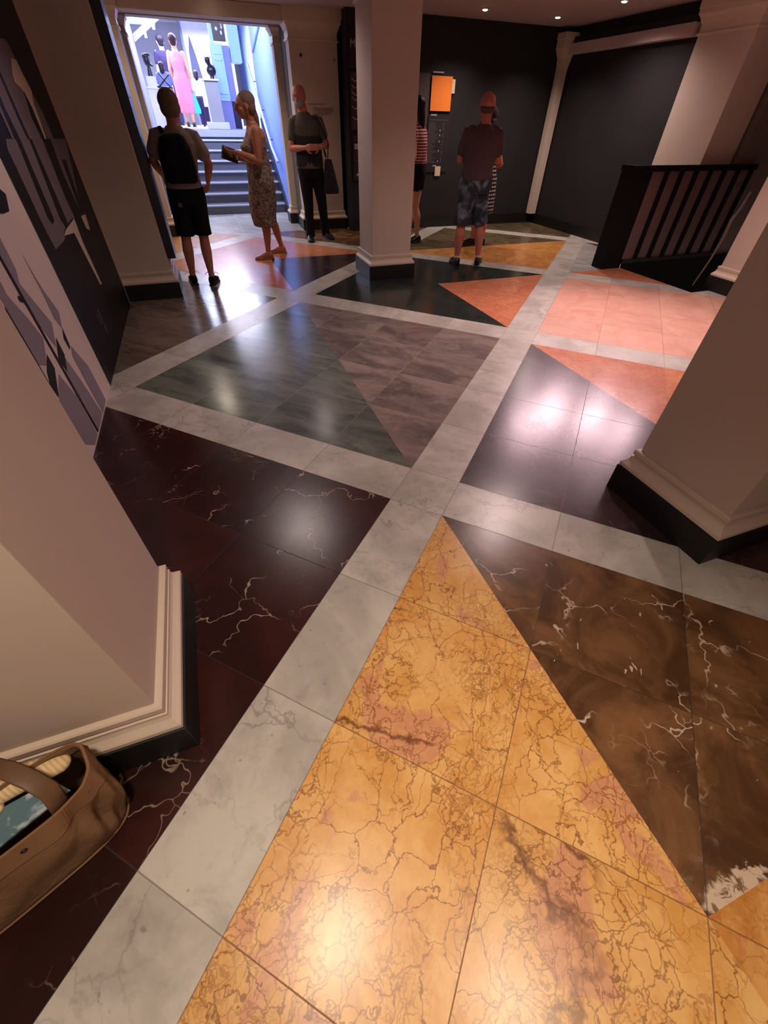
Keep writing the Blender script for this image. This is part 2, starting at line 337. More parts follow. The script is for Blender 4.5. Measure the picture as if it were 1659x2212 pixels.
# ------------------------------------------------------------------ floor
r2 = math.sqrt(.5)
U = [(-3.60,-3.30), (-1.04,-.735), (1.527,1.829), (4.087,4.403), (6.611,6.901), (9.087,9.40), (11.66,11.95)]
V = [(-8.36,-8.06), (-5.79,-5.48), (-3.228,-2.92), (-.644,-.347), (1.915,2.22), (4.48,4.78), (7.04,7.34)]
FLOOR_M = ['white','yellow','amber','orange','pink','red','brown','olive','purple','green','greygreen','greymauve','taupe','palegrey']
floor_bm = bmesh.new(); uvl = floor_bm.loops.layers.uv.new('UVMap')
def clip(poly, a, b, c):
    """keep a*x+b*y<=c ; verts (x,y,uu,vv)"""
    out = []
    for i in range(len(poly)):
        p, q = poly[i], poly[(i+1) % len(poly)]
        dp, dq = a*p[0]+b*p[1]-c, a*q[0]+b*q[1]-c
        if dp <= 0: out.append(p)
        if (dp < 0 < dq) or (dq < 0 < dp):
            s = dp/(dp-dq); out.append(tuple(p[k]+(q[k]-p[k])*s for k in range(4)))
    return out
def emit(poly, mi):
    if len(poly) < 3: return
    A = sum(poly[i][0]*poly[(i+1)%len(poly)][1]-poly[(i+1)%len(poly)][0]*poly[i][1] for i in range(len(poly)))
    if abs(A) < 1e-6: return
    if A < 0: poly = poly[::-1]
    f = floor_bm.faces.new([floor_bm.verts.new((p[0], p[1], 0)) for p in poly]); f.material_index = mi
    for l, p in zip(f.loops, poly): l[uvl].uv = (p[2], p[3])
def fpoly(pts, key):
    """pts: (v,u,uvx,uvy) in the paving's own grid, turned 45 degrees to the building"""
    P = [((v+u)*r2, (u-v)*r2, a, b) for v, u, a, b in pts]
    mi = FLOOR_M.index(key)
    P = clip(P, 0, 1, 8.93); P = clip(P, 1, 0, 9.0); P = clip(P, -1, 0, 1.7); P = clip(P, 0, -1, 2.6)
    L = clip(P, 1, 0, 5.53)                         # left of the stairwell
    Rr = clip(P, -1, 0, -5.53)
    emit(L, mi); emit(clip(Rr, 0, -1, -5.10), mi); emit(clip(Rr, 0, 1, 3.90), mi)
def quadpts(v0, v1, u0, u1, n, off):
    def uv(v, u): return (v, u, off[0]+(v-v0)/(v1-v0)*n[0], off[1]+(u-u0)/(u1-u0)*n[1])
    return uv
SQ = {}
for i in range(-1, 7):
    pass
names_v = ['a','b','c','d','e','f']
names_u = [-1, 0, 1, 2, 3, 4]
D = {('c',-1):'red', ('c',0):'red', ('d',-1):'yellow', ('d',0):('Q','yellow','amber','brown','yellow'), ('e',0):'purple', ('e',-1):'brown',
     ('d',1):('N','purple','orange'), ('c',1):('N','greygreen','greymauve'), ('b',1):'taupe', ('b',0):'red', ('b',-1):'red',
     ('c',2):('Q','green','orange','green','green'), ('b',2):('Q','orange','purple','orange','orange'), ('d',2):'pink',
     ('d',3):('Q','palegrey','palegrey','taupe','orange'), ('e',2):'pink', ('e',1):'orange', ('c',3):('P','amber','olive'),
     ('b',3):'brown', ('c',4):'olive', ('b',4):'brown', ('a',2):'amber', ('a',3):'amber', ('a',1):'taupe', ('d',4):'palegrey'}
k = 0
for vi in range(6):
    v0, v1 = V[vi][1], V[vi+1][0]
    for ui in range(6):
        u0, u1 = U[ui][1], U[ui+1][0]; k += 1
        uv = quadpts(v0, v1, u0, u1, (4, 4), (k*11, k*7)); d = D.get((names_v[vi], names_u[ui]), 'brown')
        a, b, c, e = uv(v0,u0), uv(v1,u0), uv(v1,u1), uv(v0,u1); m = uv((v0+v1)/2, (u0+u1)/2)
        if isinstance(d, str): fpoly([a,b,c,e], d)
        elif d[0] == 'N': fpoly([a,b,e], d[1]); fpoly([b,c,e], d[2])      # cut from far left to near right
        elif d[0] == 'P': fpoly([a,b,c], d[1]); fpoly([a,c,e], d[2])      # cut from near left to far right
        else: fpoly([a,m,e], d[1]); fpoly([b,c,m], d[2]); fpoly([e,m,c], d[3]); fpoly([a,b,m], d[4])  # left,right,far,near
# pale bands
for vi, (v0, v1) in enumerate(V):
    for ui in range(6):
        u0, u1 = U[ui][1], U[ui+1][0]; k += 1
        uv = quadpts(v0, v1, u0, u1, (1, 4), (k*5, k*9)); fpoly([uv(v0,u0),uv(v1,u0),uv(v1,u1),uv(v0,u1)], 'white')
    for u0, u1 in U:
        k += 1; uv = quadpts(v0, v1, u0, u1, (1, 1), (k*5, k*9)); fpoly([uv(v0,u0),uv(v1,u0),uv(v1,u1),uv(v0,u1)], 'white')
for ui, (u0, u1) in enumerate(U):
    for vi in range(6):
        v0, v1 = V[vi][1], V[vi+1][0]; k += 1
        uv = quadpts(v0, v1, u0, u1, (4, 1), (k*5, k*9)); fpoly([uv(v0,u0),uv(v1,u0),uv(v1,u1),uv(v0,u1)], 'white')
# pale slabs inside the doorway
emit([(-.6,8.93,900,900),(1.9,8.93,904,900),(1.9,11.05,904,903.5),(-.6,11.05,900,903.5)], FLOOR_M.index('palegrey'))
me = bpy.data.meshes.new('floor'); bmesh.ops.recalc_face_normals(floor_bm, faces=floor_bm.faces)
for f in floor_bm.faces:
    if f.normal.z < 0: f.normal_flip()
floor_bm.to_mesh(me); floor_bm.free()
tag(link('floor', me, [M[n] for n in FLOOR_M]), kind='structure')

# ------------------------------------------------------------------ walls, ceiling
ST = lambda o: tag(o, kind='structure')
bm = bmesh.new(); box(bm, -1.8, 7.9, -2.6, 9.3, CEIL, CEIL+.12); ST(mk('ceiling', bm, M['ceil']))
ST(boxo('wall_left', -1.15, -.962, 1.10, 8.93, 0, CEIL, M['wall_cream']))
ST(boxo('wall_near_left', -1.75, -1.6, -2.6, 1.25, 0, CEIL, M['wall_cream']))
ST(boxo('wall_return_left', -1.6, -1.03, 1.10, 1.25, 0, CEIL, M['wall_cream']))
ST(boxo('wall_back', 2.56, 6.60, 8.66, 8.85, 0, CEIL, M['black_wall']))
ST(boxo('wall_back_return', 2.57, 2.72, 8.85, 9.42, 0, CEIL, M['black_wall']))
ST(boxo('wall_doorway_right', 1.94, 2.57, 9.305, 9.42, 0, CEIL, M['black_wall']))
ST(boxo('wall_doorway_left', -1.8, -.66, 9.305, 9.42, 0, CEIL, M['black_wall']))
ST(boxo('wall_right', 6.43, 6.62, 6.05, 8.66, 0, CEIL, M['black_wall']))
ST(boxo('wall_stairwell', 6.955, 7.9, 5.14, 5.3, -1.6, CEIL, M['grey_wall']))
ST(boxo('wall_far_right', 7.9, 8.02, -2.6, 9.3, -1.6, CEIL, M['wall_cream']))
ST(boxo('wall_front', 1.3, 8.0, -2.72, -2.6, 0, CEIL, M['wall_cream']))
ST(boxo('baseboard_back', 2.56, 6.43, 8.635, 8.66, 0, .16, M['black_marble']))
ST(boxo('baseboard_right', 6.405, 6.43, 6.03, 8.635, 0, .16, M['black_marble']))
# beam between the corner post and the pilaster
ST(boxo('trim_1', 6.30, 6.428, 6.05, 8.45, 2.31, 2.43, M['ceil'], bevel=.008))
ST(boxo('trim_2', 6.34, 6.428, 6.05, 8.45, 2.43, 2.50, M['black_wall']))

def column(name, x0, x1, y0, y1, label, top=CEIL, cap=True, group=None, pl=.155, mat='wall_cream'):
    """plinth outline x0..x1, y0..y1 on the floor"""
    cx, cy, hx, hy = (x0+x1)/2, (y0+y1)/2, (x1-x0)/2, (y1-y0)/2
    r = empty(name, (cx, cy, 0)); tag(r, label, name, group)
    boxo('plinth', -hx, hx, -hy, hy, 0, pl, M['black_marble'], r, bevel=.003)
    sx, sy = hx-.052, hy-.052
    def prof(name, zs):
        bm = bmesh.new(); rows = []
        for o, z in zs:
            rows.append([bm.verts.new((a*(sx+o), b*(sy+o), z)) for a, b in ((-1,-1),(1,-1),(1,1),(-1,1))])
        for i in range(len(rows)-1):
            for k in range(4): bm.faces.new((rows[i][k], rows[i][(k+1)%4], rows[i+1][(k+1)%4], rows[i+1][k]))
        bm.faces.new(rows[0][::-1]); bm.faces.new(rows[-1]); return mk(name, bm, M['mould'] if mat == 'wall_cream' else M[mat], r)
    prof('base_moulding', [(.044,pl+.0005),(.047,pl+.004),(.047,pl+.022),(.043,pl+.027),(.036,pl+.034),(.027,pl+.044),(.022,pl+.056),(.021,pl+.066),(.023,pl+.071),(.013,pl+.073),(.013,pl+.079),(.019,pl+.081),(.020,pl+.104),(.015,pl+.109),(0.002,pl+.110)])
    boxo('shaft', -sx, sx, -sy, sy, pl+.108, top, M[mat], r, bevel=.003)
    if cap:
        prof('capital', [(.001,2.30),(.016,2.305),(.018,2.325),(.004,2.33),(.004,2.40),(.018,2.42),(.030,2.45),(.050,2.475),(.056,2.48),(.056,2.52),(.066,2.525),(.066,top)])
    return r
column('column', -1.025, -.400, .606, 1.233, 'nearest cream square column at the left edge, canvas tote bag at its foot')
column('column', 1.843, 2.462, .622, 1.24, 'nearest cream square column at the right edge, standing on the dark purple marble')
column('column', 1.845, 2.462, 5.525, 6.135, 'free-standing cream square column in the middle, on the dark green marble')
column('column', -1.03, -.402, 5.50, 6.11, 'cream square column on the left beyond the mural, a black panel on its side')
column('column', 5.82, 6.44, 3.36, 3.985, 'cream square column beyond the stairwell, mostly hidden by the nearest right column')
column('pilaster', 6.30, 6.95, 5.15, 6.04, 'broad cream pilaster behind the stairwell railing, against the black wall', pl=.155)
column('pilaster', 1.72, 2.556, 8.925, 9.30, 'cream pilaster right of the doorway, bald man with face mask before it')
column('pilaster', 1.62, 1.93, 9.66, 9.95, 'slim pale pilaster inside the doorway on the right, at the foot of the blue wall')
column('pilaster', -1.02, -.42, 8.925, 9.30, 'cream pilaster left of the doorway, half hidden by the black panel')
column('pilaster', -.75, -.37, 9.66, 9.95, 'slim pale pilaster inside the doorway on the left')
# corner post with flared capital
p = empty('corner_post', (6.33, 8.57, 0)); tag(p, 'slender cream post with flared capital in the corner of the two black walls', 'post')
boxo('post_shaft', -.07, .07, -.06, .06, .16, 2.2, M['wall_cream'], p)
bm = bmesh.new(); rows = []
for o, z in ((0,2.14),(.004,2.18),(.015,2.22),(.02,2.27),(.04,2.30),(.075,2.36),(.085,2.38),(.085,2.47),(.1,2.48),(.1,2.55)):
    rows.append([bm.verts.new(((-(.07+o) if a < 0 else .07+min(o,.02)), (-(.06+o) if b < 0 else .06), z)) for a, b in ((-1,-1),(1,-1),(1,1),(-1,1))])
for i in range(len(rows)-1):
    for q in range(4): bm.faces.new((rows[i][q], rows[i][(q+1)%4], rows[i+1][(q+1)%4], rows[i+1][q]))
bm.faces.new(rows[0][::-1]); bm.faces.new(rows[-1]); mk('post_capital', bm, M['wall_cream'], p)

# doorway: lintel, reveals, stair hall
ST(boxo('trim_3', -.44, 1.76, 8.96, 9.28, 2.47, CEIL, M['wall_cream'], bevel=.01))
ST(boxo('trim_4', -.44, 1.76, 9.68, 9.93, 2.50, 3.4, M['wall_cream']))
ST(boxo('wall_doorway_top', -1.2, 7.9, 9.30, 9.42, CEIL, 3.6, M['black_wall']))
M['shaded_taupe'] = plain('taupe with recess shade', (96,82,76), .8, .2)  # shade between the pilasters put into the wall colour; rail end shares it
ST(boxo('wall_recess_right', 1.775, 1.9, 9.305, 9.655, 0, CEIL, M['shaded_taupe']))
ST(boxo('wall_recess_left', -.62, -.475, 9.305, 9.655, 0, CEIL, M['shaded_taupe']))
ST(boxo('baseboard_recess', 1.745, 1.775, 9.305, 9.655, 0, .15, M['black_marble']))
M['blue_wall'] = plain('pale blue stair wall', (126,152,214), .6, .3, var=.03, nscale=1)
M['hall_wall'] = plain('pale grey hall wall', (176,174,182), .7, .2, var=.03, nscale=1)
ST(boxo('wall_stair_right', 1.785, 1.95, 9.95, 13.0, 0, 3.6, M['blue_wall']))
ST(boxo('wall_stair_left', -.62, -.45, 9.95, 13.0, 0, 3.6, M['hall_wall']))
# upper hall
ZT = 1.264
M['hall_floor'] = plain('pale hall floor', (176,178,196), .25, .5, var=.06, nscale=2)
ST(boxo('floor_upper', -3.0, 6.0, 13.0, 20.0, ZT-.12, ZT, M['hall_floor']))
ST(boxo('wall_upper_back', -3.0, 6.0, 20.0, 20.15, ZT, 4.4, M['hall_wall']))
ST(boxo('wall_upper_left', -3.15, -3.0, 13.0, 20.15, ZT, 4.4, M['hall_wall']))
ST(boxo('wall_upper_right', 2.25, 2.40, 13.0, 20.0, ZT, 4.4, M['blue_wall']))
ST(boxo('wall_upper_near_left', -3.0, -.45, 12.9, 13.0, ZT, 4.4, M['hall_wall']))
ST(boxo('wall_upper_near_right', 1.785, 2.40, 13.0, 13.12, ZT, 4.4, M['blue_wall']))
M['hall_ceil'] = plain('hall ceiling', (168,166,172), .8, .2)
ST(boxo('ceiling_upper', -3.15, 2.4, 9.42, 20.15, 4.4, 4.5, M['hall_ceil']))
ST(boxo('ceiling_stair', -.62, 1.95, 9.42, 13.0, 3.6, 3.7, M['hall_ceil']))
# angled cornice mouldings that follow the blue wall
for (y0, z0), (y1, z1), wd, nm in (((12.6,2.86),(10.2,3.2),.05,'trim_5'),((12.9,2.45),(10.2,2.95),.02,'trim_6')):
    bm = bmesh.new()
    tube(bm, [(1.775,y0,z0),(1.775,y1,z1)], wd, 4, False)
    ST(mk(nm, bm, M['blue_wall']))
M['stringer'] = plain('dark stringer', (44,42,58), .4, .4)
bm = bmesh.new()
pr = [(9.95,0),(11.0,0),(13.0,ZT-.15),(13.0,ZT+.20),(11.0,.33),(10.75,.15),(9.95,.15)]
a = [bm.verts.new((1.755, y, z)) for y, z in pr]; b = [bm.verts.new((1.784, y, z)) for y, z in pr]
bm.faces.new(a); bm.faces.new(b[::-1])
for i in range(len(pr)): bm.faces.new((a[i], a[(i+1)%len(pr)], b[(i+1)%len(pr)], b[i]))
ST(mk('baseboard_stair', bm, M['stringer']))

# staircase
st = empty('staircase', (.65, 11.0, 0)); tag(st, 'eight-step grey stone staircase rising through the doorway to the bright hall', 'staircase')
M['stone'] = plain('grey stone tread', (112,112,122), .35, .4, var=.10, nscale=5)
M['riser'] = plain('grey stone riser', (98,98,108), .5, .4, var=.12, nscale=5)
M['nosing'] = plain('pale polished nosing', (196,200,214), .3, .5)
for i in range(8):
    y = i*.29; z0, z1 = i*.158, (i+1)*.158
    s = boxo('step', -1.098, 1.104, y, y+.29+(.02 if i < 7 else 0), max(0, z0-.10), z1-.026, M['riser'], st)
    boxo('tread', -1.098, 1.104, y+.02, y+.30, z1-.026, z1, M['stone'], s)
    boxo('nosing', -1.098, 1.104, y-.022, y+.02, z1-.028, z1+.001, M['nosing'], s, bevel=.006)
boxo('landing', -1.098, 1.104, 8*.29, 2.1+.3, ZT-.10, ZT, M['stone'], st)
# handrail
M['steel'] = plain('pale painted steel', (176,184,200), .5, .4)
h = empty('handrail', (1.70, 11.5, 0)); tag(h, 'pale round handrail on the blue wall beside the stairs', 'handrail')
bm = bmesh.new(); tube(bm, [(0,1.9,2.30),(0,-.05,1.02),(0,-.60,.84)], .024, 12); mk('rail', bm, M['steel'], h, smooth=True)
for t in (0.15, .5, .85):
    yy = 1.9+(-.05-1.9)*t; zz = 2.30+(1.02-2.30)*t
    bm = bmesh.new(); tube(bm, [(0,yy,zz-.02),(0.03,yy,zz-.07),(.085,yy,zz-.07)], .008, 8); mk('bracket', bm, M['black_gloss'], h, smooth=True)

# ------------------------------------------------------------------ stairwell with its railing
M['black_matt'] = plain('matt black paint', (20,17,18), .8, .15, var=.1)
ST(boxo('wall_well_near', 5.50, 6.1, 3.86, 3.90, -1.6, -.002, M['black_wall']))
ST(boxo('wall_well_left', 5.49, 5.53, 3.90, 5.10, -1.6, -.002, M['black_wall']))
ST(boxo('wall_well_back', 5.53, 7.9, 5.06, 5.12, -1.6, .06, M['black_matt']))
ST(boxo('floor_well', 5.4, 7.9, 3.8, 5.2, -1.7, -1.6, M['black_wall']))
bt = empty('balustrade', (5.5, 5.10, 0)); tag(bt, 'black railing with brown infill strips along the far side of the stairwell', 'railing')
M['infill'] = plain('dull brown infill', (112,88,84), .6, .3, var=.15, nscale=8)
boxo('top_rail', -.13, 1.78, -.035, .025, 1.075, 1.135, M['black_matt'], bt, bevel=.006)
boxo('bottom_rail', -.02, 1.78, -.03, .02, .06, .11, M['black_gloss'], bt)
boxo('infill_panel', 0.0, 1.74, .012, .022, .105, 1.08, M['infill'], bt)
for i in range(7):
    x = .215+i*.252
    boxo('bar', x-.028, x+.028, -.022, .010, .10, 1.08, M['black_matt'], bt, bevel=.004)
pw = empty('partition', (5.35, 5.2, 0)); tag(pw, 'low black partition at the corner of the stairwell, left end of the railing', 'partition')
boxo('partition_body', -.155, .165, -.08, .13, 0, 1.07, M['black_matt'], pw)
boxo('partition_cap', -.165, .02, -.09, .14, 1.07, 1.13, M['black_matt'], pw)
hr = empty('newel', (5.86, 4.07, 0)); tag(hr, 'dim grey curved handrail end beside the hidden column at the stairwell', 'handrail')
bm = bmesh.new(); tube(bm, [(.16,.06,.95),(.10,.04,.80),(.03,.03,.70),(.02,.01,.55),(-.01,.02,.30),(-.10,.02,.02)], [.015,.016,.02,.016,.012,.010], 10)
mk('rail_end', bm, M['shaded_taupe'], hr, smooth=True)

# ------------------------------------------------------------------ mural on the left wall
M['print_pale'] = plain('pale print', (214,190,186), .6, .25, var=.04, nscale=2)
M['print_grey'] = plain('grey print ink', (140,126,136), .6, .25, var=.05, nscale=4)
M['print_mauve'] = plain('mauve print ink', (108,92,98), .6, .25, var=.12, nscale=5)
M['print_black'] = plain('black print ink', (24,21,23), .5, .3, var=.08)
M['print_beige'] = plain('beige print ink', (190,164,150), .6, .25, var=.06)
M['print_green'] = plain('green print edge', (44,62,30), .6, .25)
def flatpoly(bm, pts, x, mi, th=.0012):
    a = [bm.verts.new((x, y, z)) for y, z in pts]; b = [bm.verts.new((x-th, y, z)) for y, z in pts]
    f = bm.faces.new(a); f.material_index = mi
    for i in range(len(pts)):
        q = bm.faces.new((a[i], a[(i+1)%len(pts)], b[(i+1)%len(pts)], b[i])); q.material_index = mi
def clipz(pts, z=.012):
    out = []
    for i in range(len(pts)):
        p, q = pts[i], pts[(i+1)%len(pts)]
        if p[1] >= z: out.append(p)
        if (p[1]-z)*(q[1]-z) < 0:
            s = (p[1]-z)/(p[1]-q[1]); out.append((p[0]+(q[0]-p[0])*s, z))
    return out
MK = {'grey':1, 'black':2, 'dark':2, 'pale':3}
for side, y0, y1, lab in (('near', 1.235, 3.425, 'pale printed wall panel with grey standing figures, beyond the nearest left column'), ('far', 3.445, 5.40, 'black printed wall panel with a mauve robed figure, left wall before the far column')):
    r = empty('mural_panel', (-.955, (y0+y1)/2, 0)); tag(r, lab, 'mural', 'printed wall panels')
    bm = bmesh.new(); box(bm, -.007, .010, y0-(y0+y1)/2, y1-(y0+y1)/2, .0, CEIL-.02, 0)
    L = 0
    for s, kk, pts in MURAL:
        if s != side: continue
        L += 1; pts = clipz([(max(y0, min(y1, y))-(y0+y1)/2, z) for y, z in pts])
        if len(pts) > 2: flatpoly(bm, pts, .0104+.0003*L, MK[kk])
    mk('printed_sheet', bm, [M['print_pale'] if side == 'near' else M['print_black'], M['print_grey'] if side == 'near' else M['print_mauve'], M['print_black'], M['print_beige']], r)
    if side == 'far':
        bm = bmesh.new()
        for yy, z0, z1 in ((3.93,.285,.36),(4.00,.20,.375)):
            z = z0
            while z < z1:
                q = random.uniform(.006,.02); box(bm, .011,.0135, yy-(y0+y1)/2-.007, yy-(y0+y1)/2+.007, z, min(z+q, z1)); z += q+.004
        mk('caption', bm, M['grey_wall'], r)
        tag(r.children[-1], 'small pale vertical lettering')
        boxo('edge_strip', -.007, .004, y1-(y0+y1)/2, y1-(y0+y1)/2+.07, 0, CEIL-.02, M['print_beige'], r)
    else:
        boxo('edge_strip', -.007, .012, y1-(y0+y1)/2, y1-(y0+y1)/2+.012, 0, CEIL-.02, M['print_green'], r)
# black panel on the side of the far left column
r = empty('wall_sign', (-.455, 5.86, 0)); tag(r, 'tall black panel with faint white lines on the side of the far left column', 'sign')
boxo('panel', 0.004, .085, -.20, .19, .35, 2.5, M['black_gloss'], r, bevel=.003)
bm = bmesh.new()
for zz, l in ((2.02,.16),(1.86,.22),(1.80,.10),(1.60,.24),(1.53,.12),(1.40,.14),(1.10,.30),(1.085,.26),(.98,.1)):
    box(bm, .085, .0865, -.15, -.15+l, zz, zz+.006)
mk('faint_lines', bm, M['grey_wall'], r)
# brackets on the pilaster
for (px, pz, lb) in ((1.93,2.16,'small dark screw fitting high on the pilaster right of the doorway, left one'),(2.44,2.13,'small brass fitting high on the pilaster right of the doorway, right one')):
    bm = bmesh.new(); tube(bm, [(0,.0,0),(0,-.03,0)], .014, 10); ell(bm, (0,-.035,0), Vector((.018,0,0)), Vector((0,.01,0)), Vector((0,0,.018)), 10, 6)
    tag(mk('wall_fitting', bm, plain('brass fitting', (150,110,60) if px > 2 else (60,48,36), .3, .5, .8), None, (px, 8.975, pz), True), lb, 'fitting')
# small wall lettering on the pilaster
bm = bmesh.new()
for zz, x0, x1 in ((1.645,1.99,2.28),(1.60,2.05,2.40),(1.585,2.10,2.40),(1.57,2.05,2.40),(1.555,2.12,2.38),(1.54,2.05,2.36),(1.525,2.1,2.3)):
    x = x0
    while x < x1:
        l = random.uniform(.01,.04); box(bm, x, min(x+l, x1), -.0015, .001, zz, zz+.007); x += l+.007
tag(mk('wall_lettering', bm, plain('grey lettering', (120,104,94), .7), None, (0, 8.975, 0)), 'small grey lines of lettering on the pilaster right of the masked man', 'lettering')

# ------------------------------------------------------------------ directory boards on the black wall
M['board'] = plain('dark board', (44,36,40), .5, .3, var=.15, nscale=14)
M['board2'] = plain('brown board', (74,60,60), .5, .3, var=.12, nscale=14)
M['orange_paper'] = plain('orange paper', (236,128,52), .7, .2, var=.03)
M['cream_paper'] = plain('cream paper', (214,190,160), .7, .2)
M['offwhite'] = plain('off white print', (176,164,160), .7, .2)
M['dim'] = plain('dim grey print', (104,92,94), .7, .2)
YB = 8.655
d = empty('directory_board', (3.95, YB, 0)); tag(d, 'dark notice board with small print, left of the bald man in grey shirt', 'notice board')
boxo('left_panel', -.42, -.03, -.012, -.002, 1.28, 2.03, M['board2'], d)
boxo('right_panel', -.01, .40, -.012, -.002, .82, 1.55, M['board'], d)
bm = bmesh.new()
random.seed(3)
zz = 1.46
while zz > .95:
    x = .01
    while x < random.choice((.10,.16,.24)):
        l = random.uniform(.01,.04); box(bm, x, x+l, -.0145, -.012, zz, zz+.007); x += l+.008
    if random.random() > .5: box(bm, .27, .27+random.uniform(.01,.03), -.0145, -.012, zz, zz+.008)
    zz -= .0175
zz = 1.98
while zz > 1.5:
    x = -.38 + random.choice((0,.05,.1))
    for q in range(3):
        l = random.uniform(.02,.06); box(bm, x, x+l, -.0145, -.012, zz, zz+.006); x += l+.03
    zz -= .03
box(bm, .01, .36, -.0145, -.012, 1.495, 1.50)
mk('small_print', bm, M['dim'], d)
bm = bmesh.new()
for x0, x1, zz in ((.02,.21,2.035),(.03,.145,1.548),(.13,.20,.90)):
    x = x0
    while x < x1:
        l = random.uniform(.008,.018); box(bm, x, min(x+l,x1), -.0165, -.012, zz, zz+.018); x += l+.004
mk('heading', bm, M['offwhite'], d)
bm = bmesh.new()
for zz in (1.36,1.30,1.22,1.10,.96): box(bm, .215, .23, -.0145, -.012, zz, zz+.02)
mk('mark', bm, M['offwhite'], d)
o = boxo('poster', 3.955, 4.322, YB-.022, YB-.016, 1.605, 2.005, M['orange_paper']); tag(o, 'plain orange poster pinned on the dark notice board', 'poster')
o = boxo('paper_note', 4.318, 4.372, YB-.026, YB-.0165, 1.815, 1.975, M['cream_paper']); tag(o, 'small cream slip stuck to the right edge of the orange poster', 'note')
o = boxo('picture_card', 4.13, 4.24, YB-.020, YB-.012, .765, .90, M['cream_paper'], bevel=.004); tag(o, 'small cream card low on the notice board, beside the woman in striped top', 'card')
d2 = empty('poster_board', (2.80, YB, 0)); tag(d2, 'tall dark board left of the central column, mostly hidden, showing the letter M', 'notice board')
boxo('top_panel', -.225, .22, -.012, -.002, 2.04, 2.40, M['board'], d2)
boxo('figure_panel', -.205, .22, -.012, -.002, 1.36, 2.0, M['board2'], d2)
boxo('lower_panel', -.19, .22, -.012, -.002, .72, 1.32, M['board'], d2)
fc = bpy.data.curves.new('letter', 'FONT'); fc.body = 'M'; fc.size = .115; fc.extrude = .001
fo = bpy.data.objects.new('letter', fc); COL.objects.link(fo)
dg = bpy.context.evaluated_depsgraph_get(); lm = bpy.data.meshes.new_from_object(fo.evaluated_get(dg)); bpy.data.objects.remove(fo)
o = link('letter', lm, M['offwhite'], d2, (-.195, -.0145, 2.245), rot=(math.radians(90), 0, 0))
bm = bmesh.new()
for zz, sgn in ((1.90,1),(1.83,1),(1.76,-1),(1.70,1),(1.60,1),(1.48,1)):
    tube(bm, [(-.18,-.014,zz+.03),(-.14,-.014,zz),(-.10,-.014,zz+.012*sgn),(-.07,-.014,zz+.03)], .007, 6, True)
mk('white_figure', bm, M['offwhite'], d2)
boxo('white_square', -.165, -.10, -.015, -.012, 1.125, 1.195, M['offwhite'], d2)
bm = bmesh.new()
for zz in (1.28,1.24,1.09,1.06,1.02,.98): box(bm, -.15, -.05, -.0145, -.012, zz, zz+.006)
mk('small_print', bm, M['dim'], d2)
bm = bmesh.new(); ell(bm, (-.11,-.014,.80), Vector((.03,0,0)), Vector((0,.003,0)), Vector((0,0,.018)), 12, 6); mk('emblem', bm, M['offwhite'], d2)
# ------------------------------------------------------------------ things in the bright upper hall
M['plinth_white'] = plain('white display plinth', (206,206,212), .5, .3, var=.02)
M['plinth_grey'] = plain('grey display plinth', (150,146,150), .6, .3, var=.03)
M['bronze'] = plain('dark bronze', (34,32,44), .35, .5, .4)
M['plaster'] = plain('white plaster', (226,222,228), .5, .3)
M['lightblue'] = plain('light blue painted wood', (160,200,232), .5, .35, var=.03)
M['lilac'] = plain('lilac painted base', (124,128,186), .5, .35, var=.05)
M['navy'] = plain('navy painted side', (24,24,58), .5, .4)
M['filigree'] = plain('black filigree', (18,14,34), .4, .5)
# right plinth with a bust
p = empty('display_plinth', (.855, 13.6, ZT)); tag(p, 'grey display plinth on a wide white step, carrying the dark bust with white headpiece', 'plinth')
boxo('step', -.235, .235, -.25, .27, 0, .115, M['plinth_white'], p, bevel=.004)
boxo('body', -.13, .15, -.14, .14, .115, .77, M['plinth_grey'], p, bevel=.004)
boxo('top_slab', -.17, .18, -.18, .18, .77, .80, M['plinth_white'], p, bevel=.004)
boxo('side_panel', -.23, -.14, -.16, -.10, .36, .78, M['plinth_white'], p)
boxo('corner_rod', -.155, -.135, -.165, -.145, .115, .77, M['plaster'], p)
b = empty('bust', (.895, 13.6, ZT+.8)); tag(b, 'dark bust with a white headpiece on the grey plinth', 'sculpture')
bm = bmesh.new(); Z = Vector((0,0,1)); X = Vector((1,0,0)); Y = Vector((0,1,0))
tube(bm, [(0.02,0,0),(.03,0,.06)], [.05,.035], 12); ell(bm, (.03,0,.13), X*.10, Y*.075, Z*.09); tube(bm, [(.02,0,.16),(0,-.01,.25)], [.04,.035], 12); ell(bm, (-.015,-.02,.28), X*.055, Y*.065, Z*.07)
rem('bust_body', bm, .01, M['bronze'], b)
bm = bmesh.new()
for i in range(9):
    a = i*.75; ell(bm, (-.01+.045*math.cos(a), .0+.04*math.sin(a), .325+.015*(i % 3)), X*.035, Y*.035, Z*.03, 10, 6)
rem('headpiece', bm, .01, M['plaster'], b)
# left plinth with a carved head
p = empty('display_plinth', (-.38, 14.5, ZT)); tag(p, 'white display plinth carrying the black carved head, at the left edge of the doorway', 'plinth')
boxo('body', -.14, .14, -.14, .14, 0, .64, M['plinth_white'], p, bevel=.004); boxo('top_slab', -.16, .16, -.16, .16, .64, .67, M['plinth_white'], p, bevel=.004)
b = empty('carved_head', (-.36, 14.5, ZT+.67)); tag(b, 'black carved head with angular profile on a white stand, left in the bright hall', 'sculpture')
bm = bmesh.new(); tube(bm, [(0,0,.15),(.01,0,.3)], [.06,.035], 10); ell(bm, (0,0,.42), X*.07, Y*.085, Z*.11); tube(bm, [(.04,-.02,.36),(.10,-.03,.33)], [.03,.018], 8); tube(bm, [(-.03,0,.47),(.06,0,.50)], [.05,.03], 8)
rem('head', bm, .01, M['bronze'], b)
boxo('stand', -.10, .10, -.09, .09, 0, .17, M['plinth_white'], b)
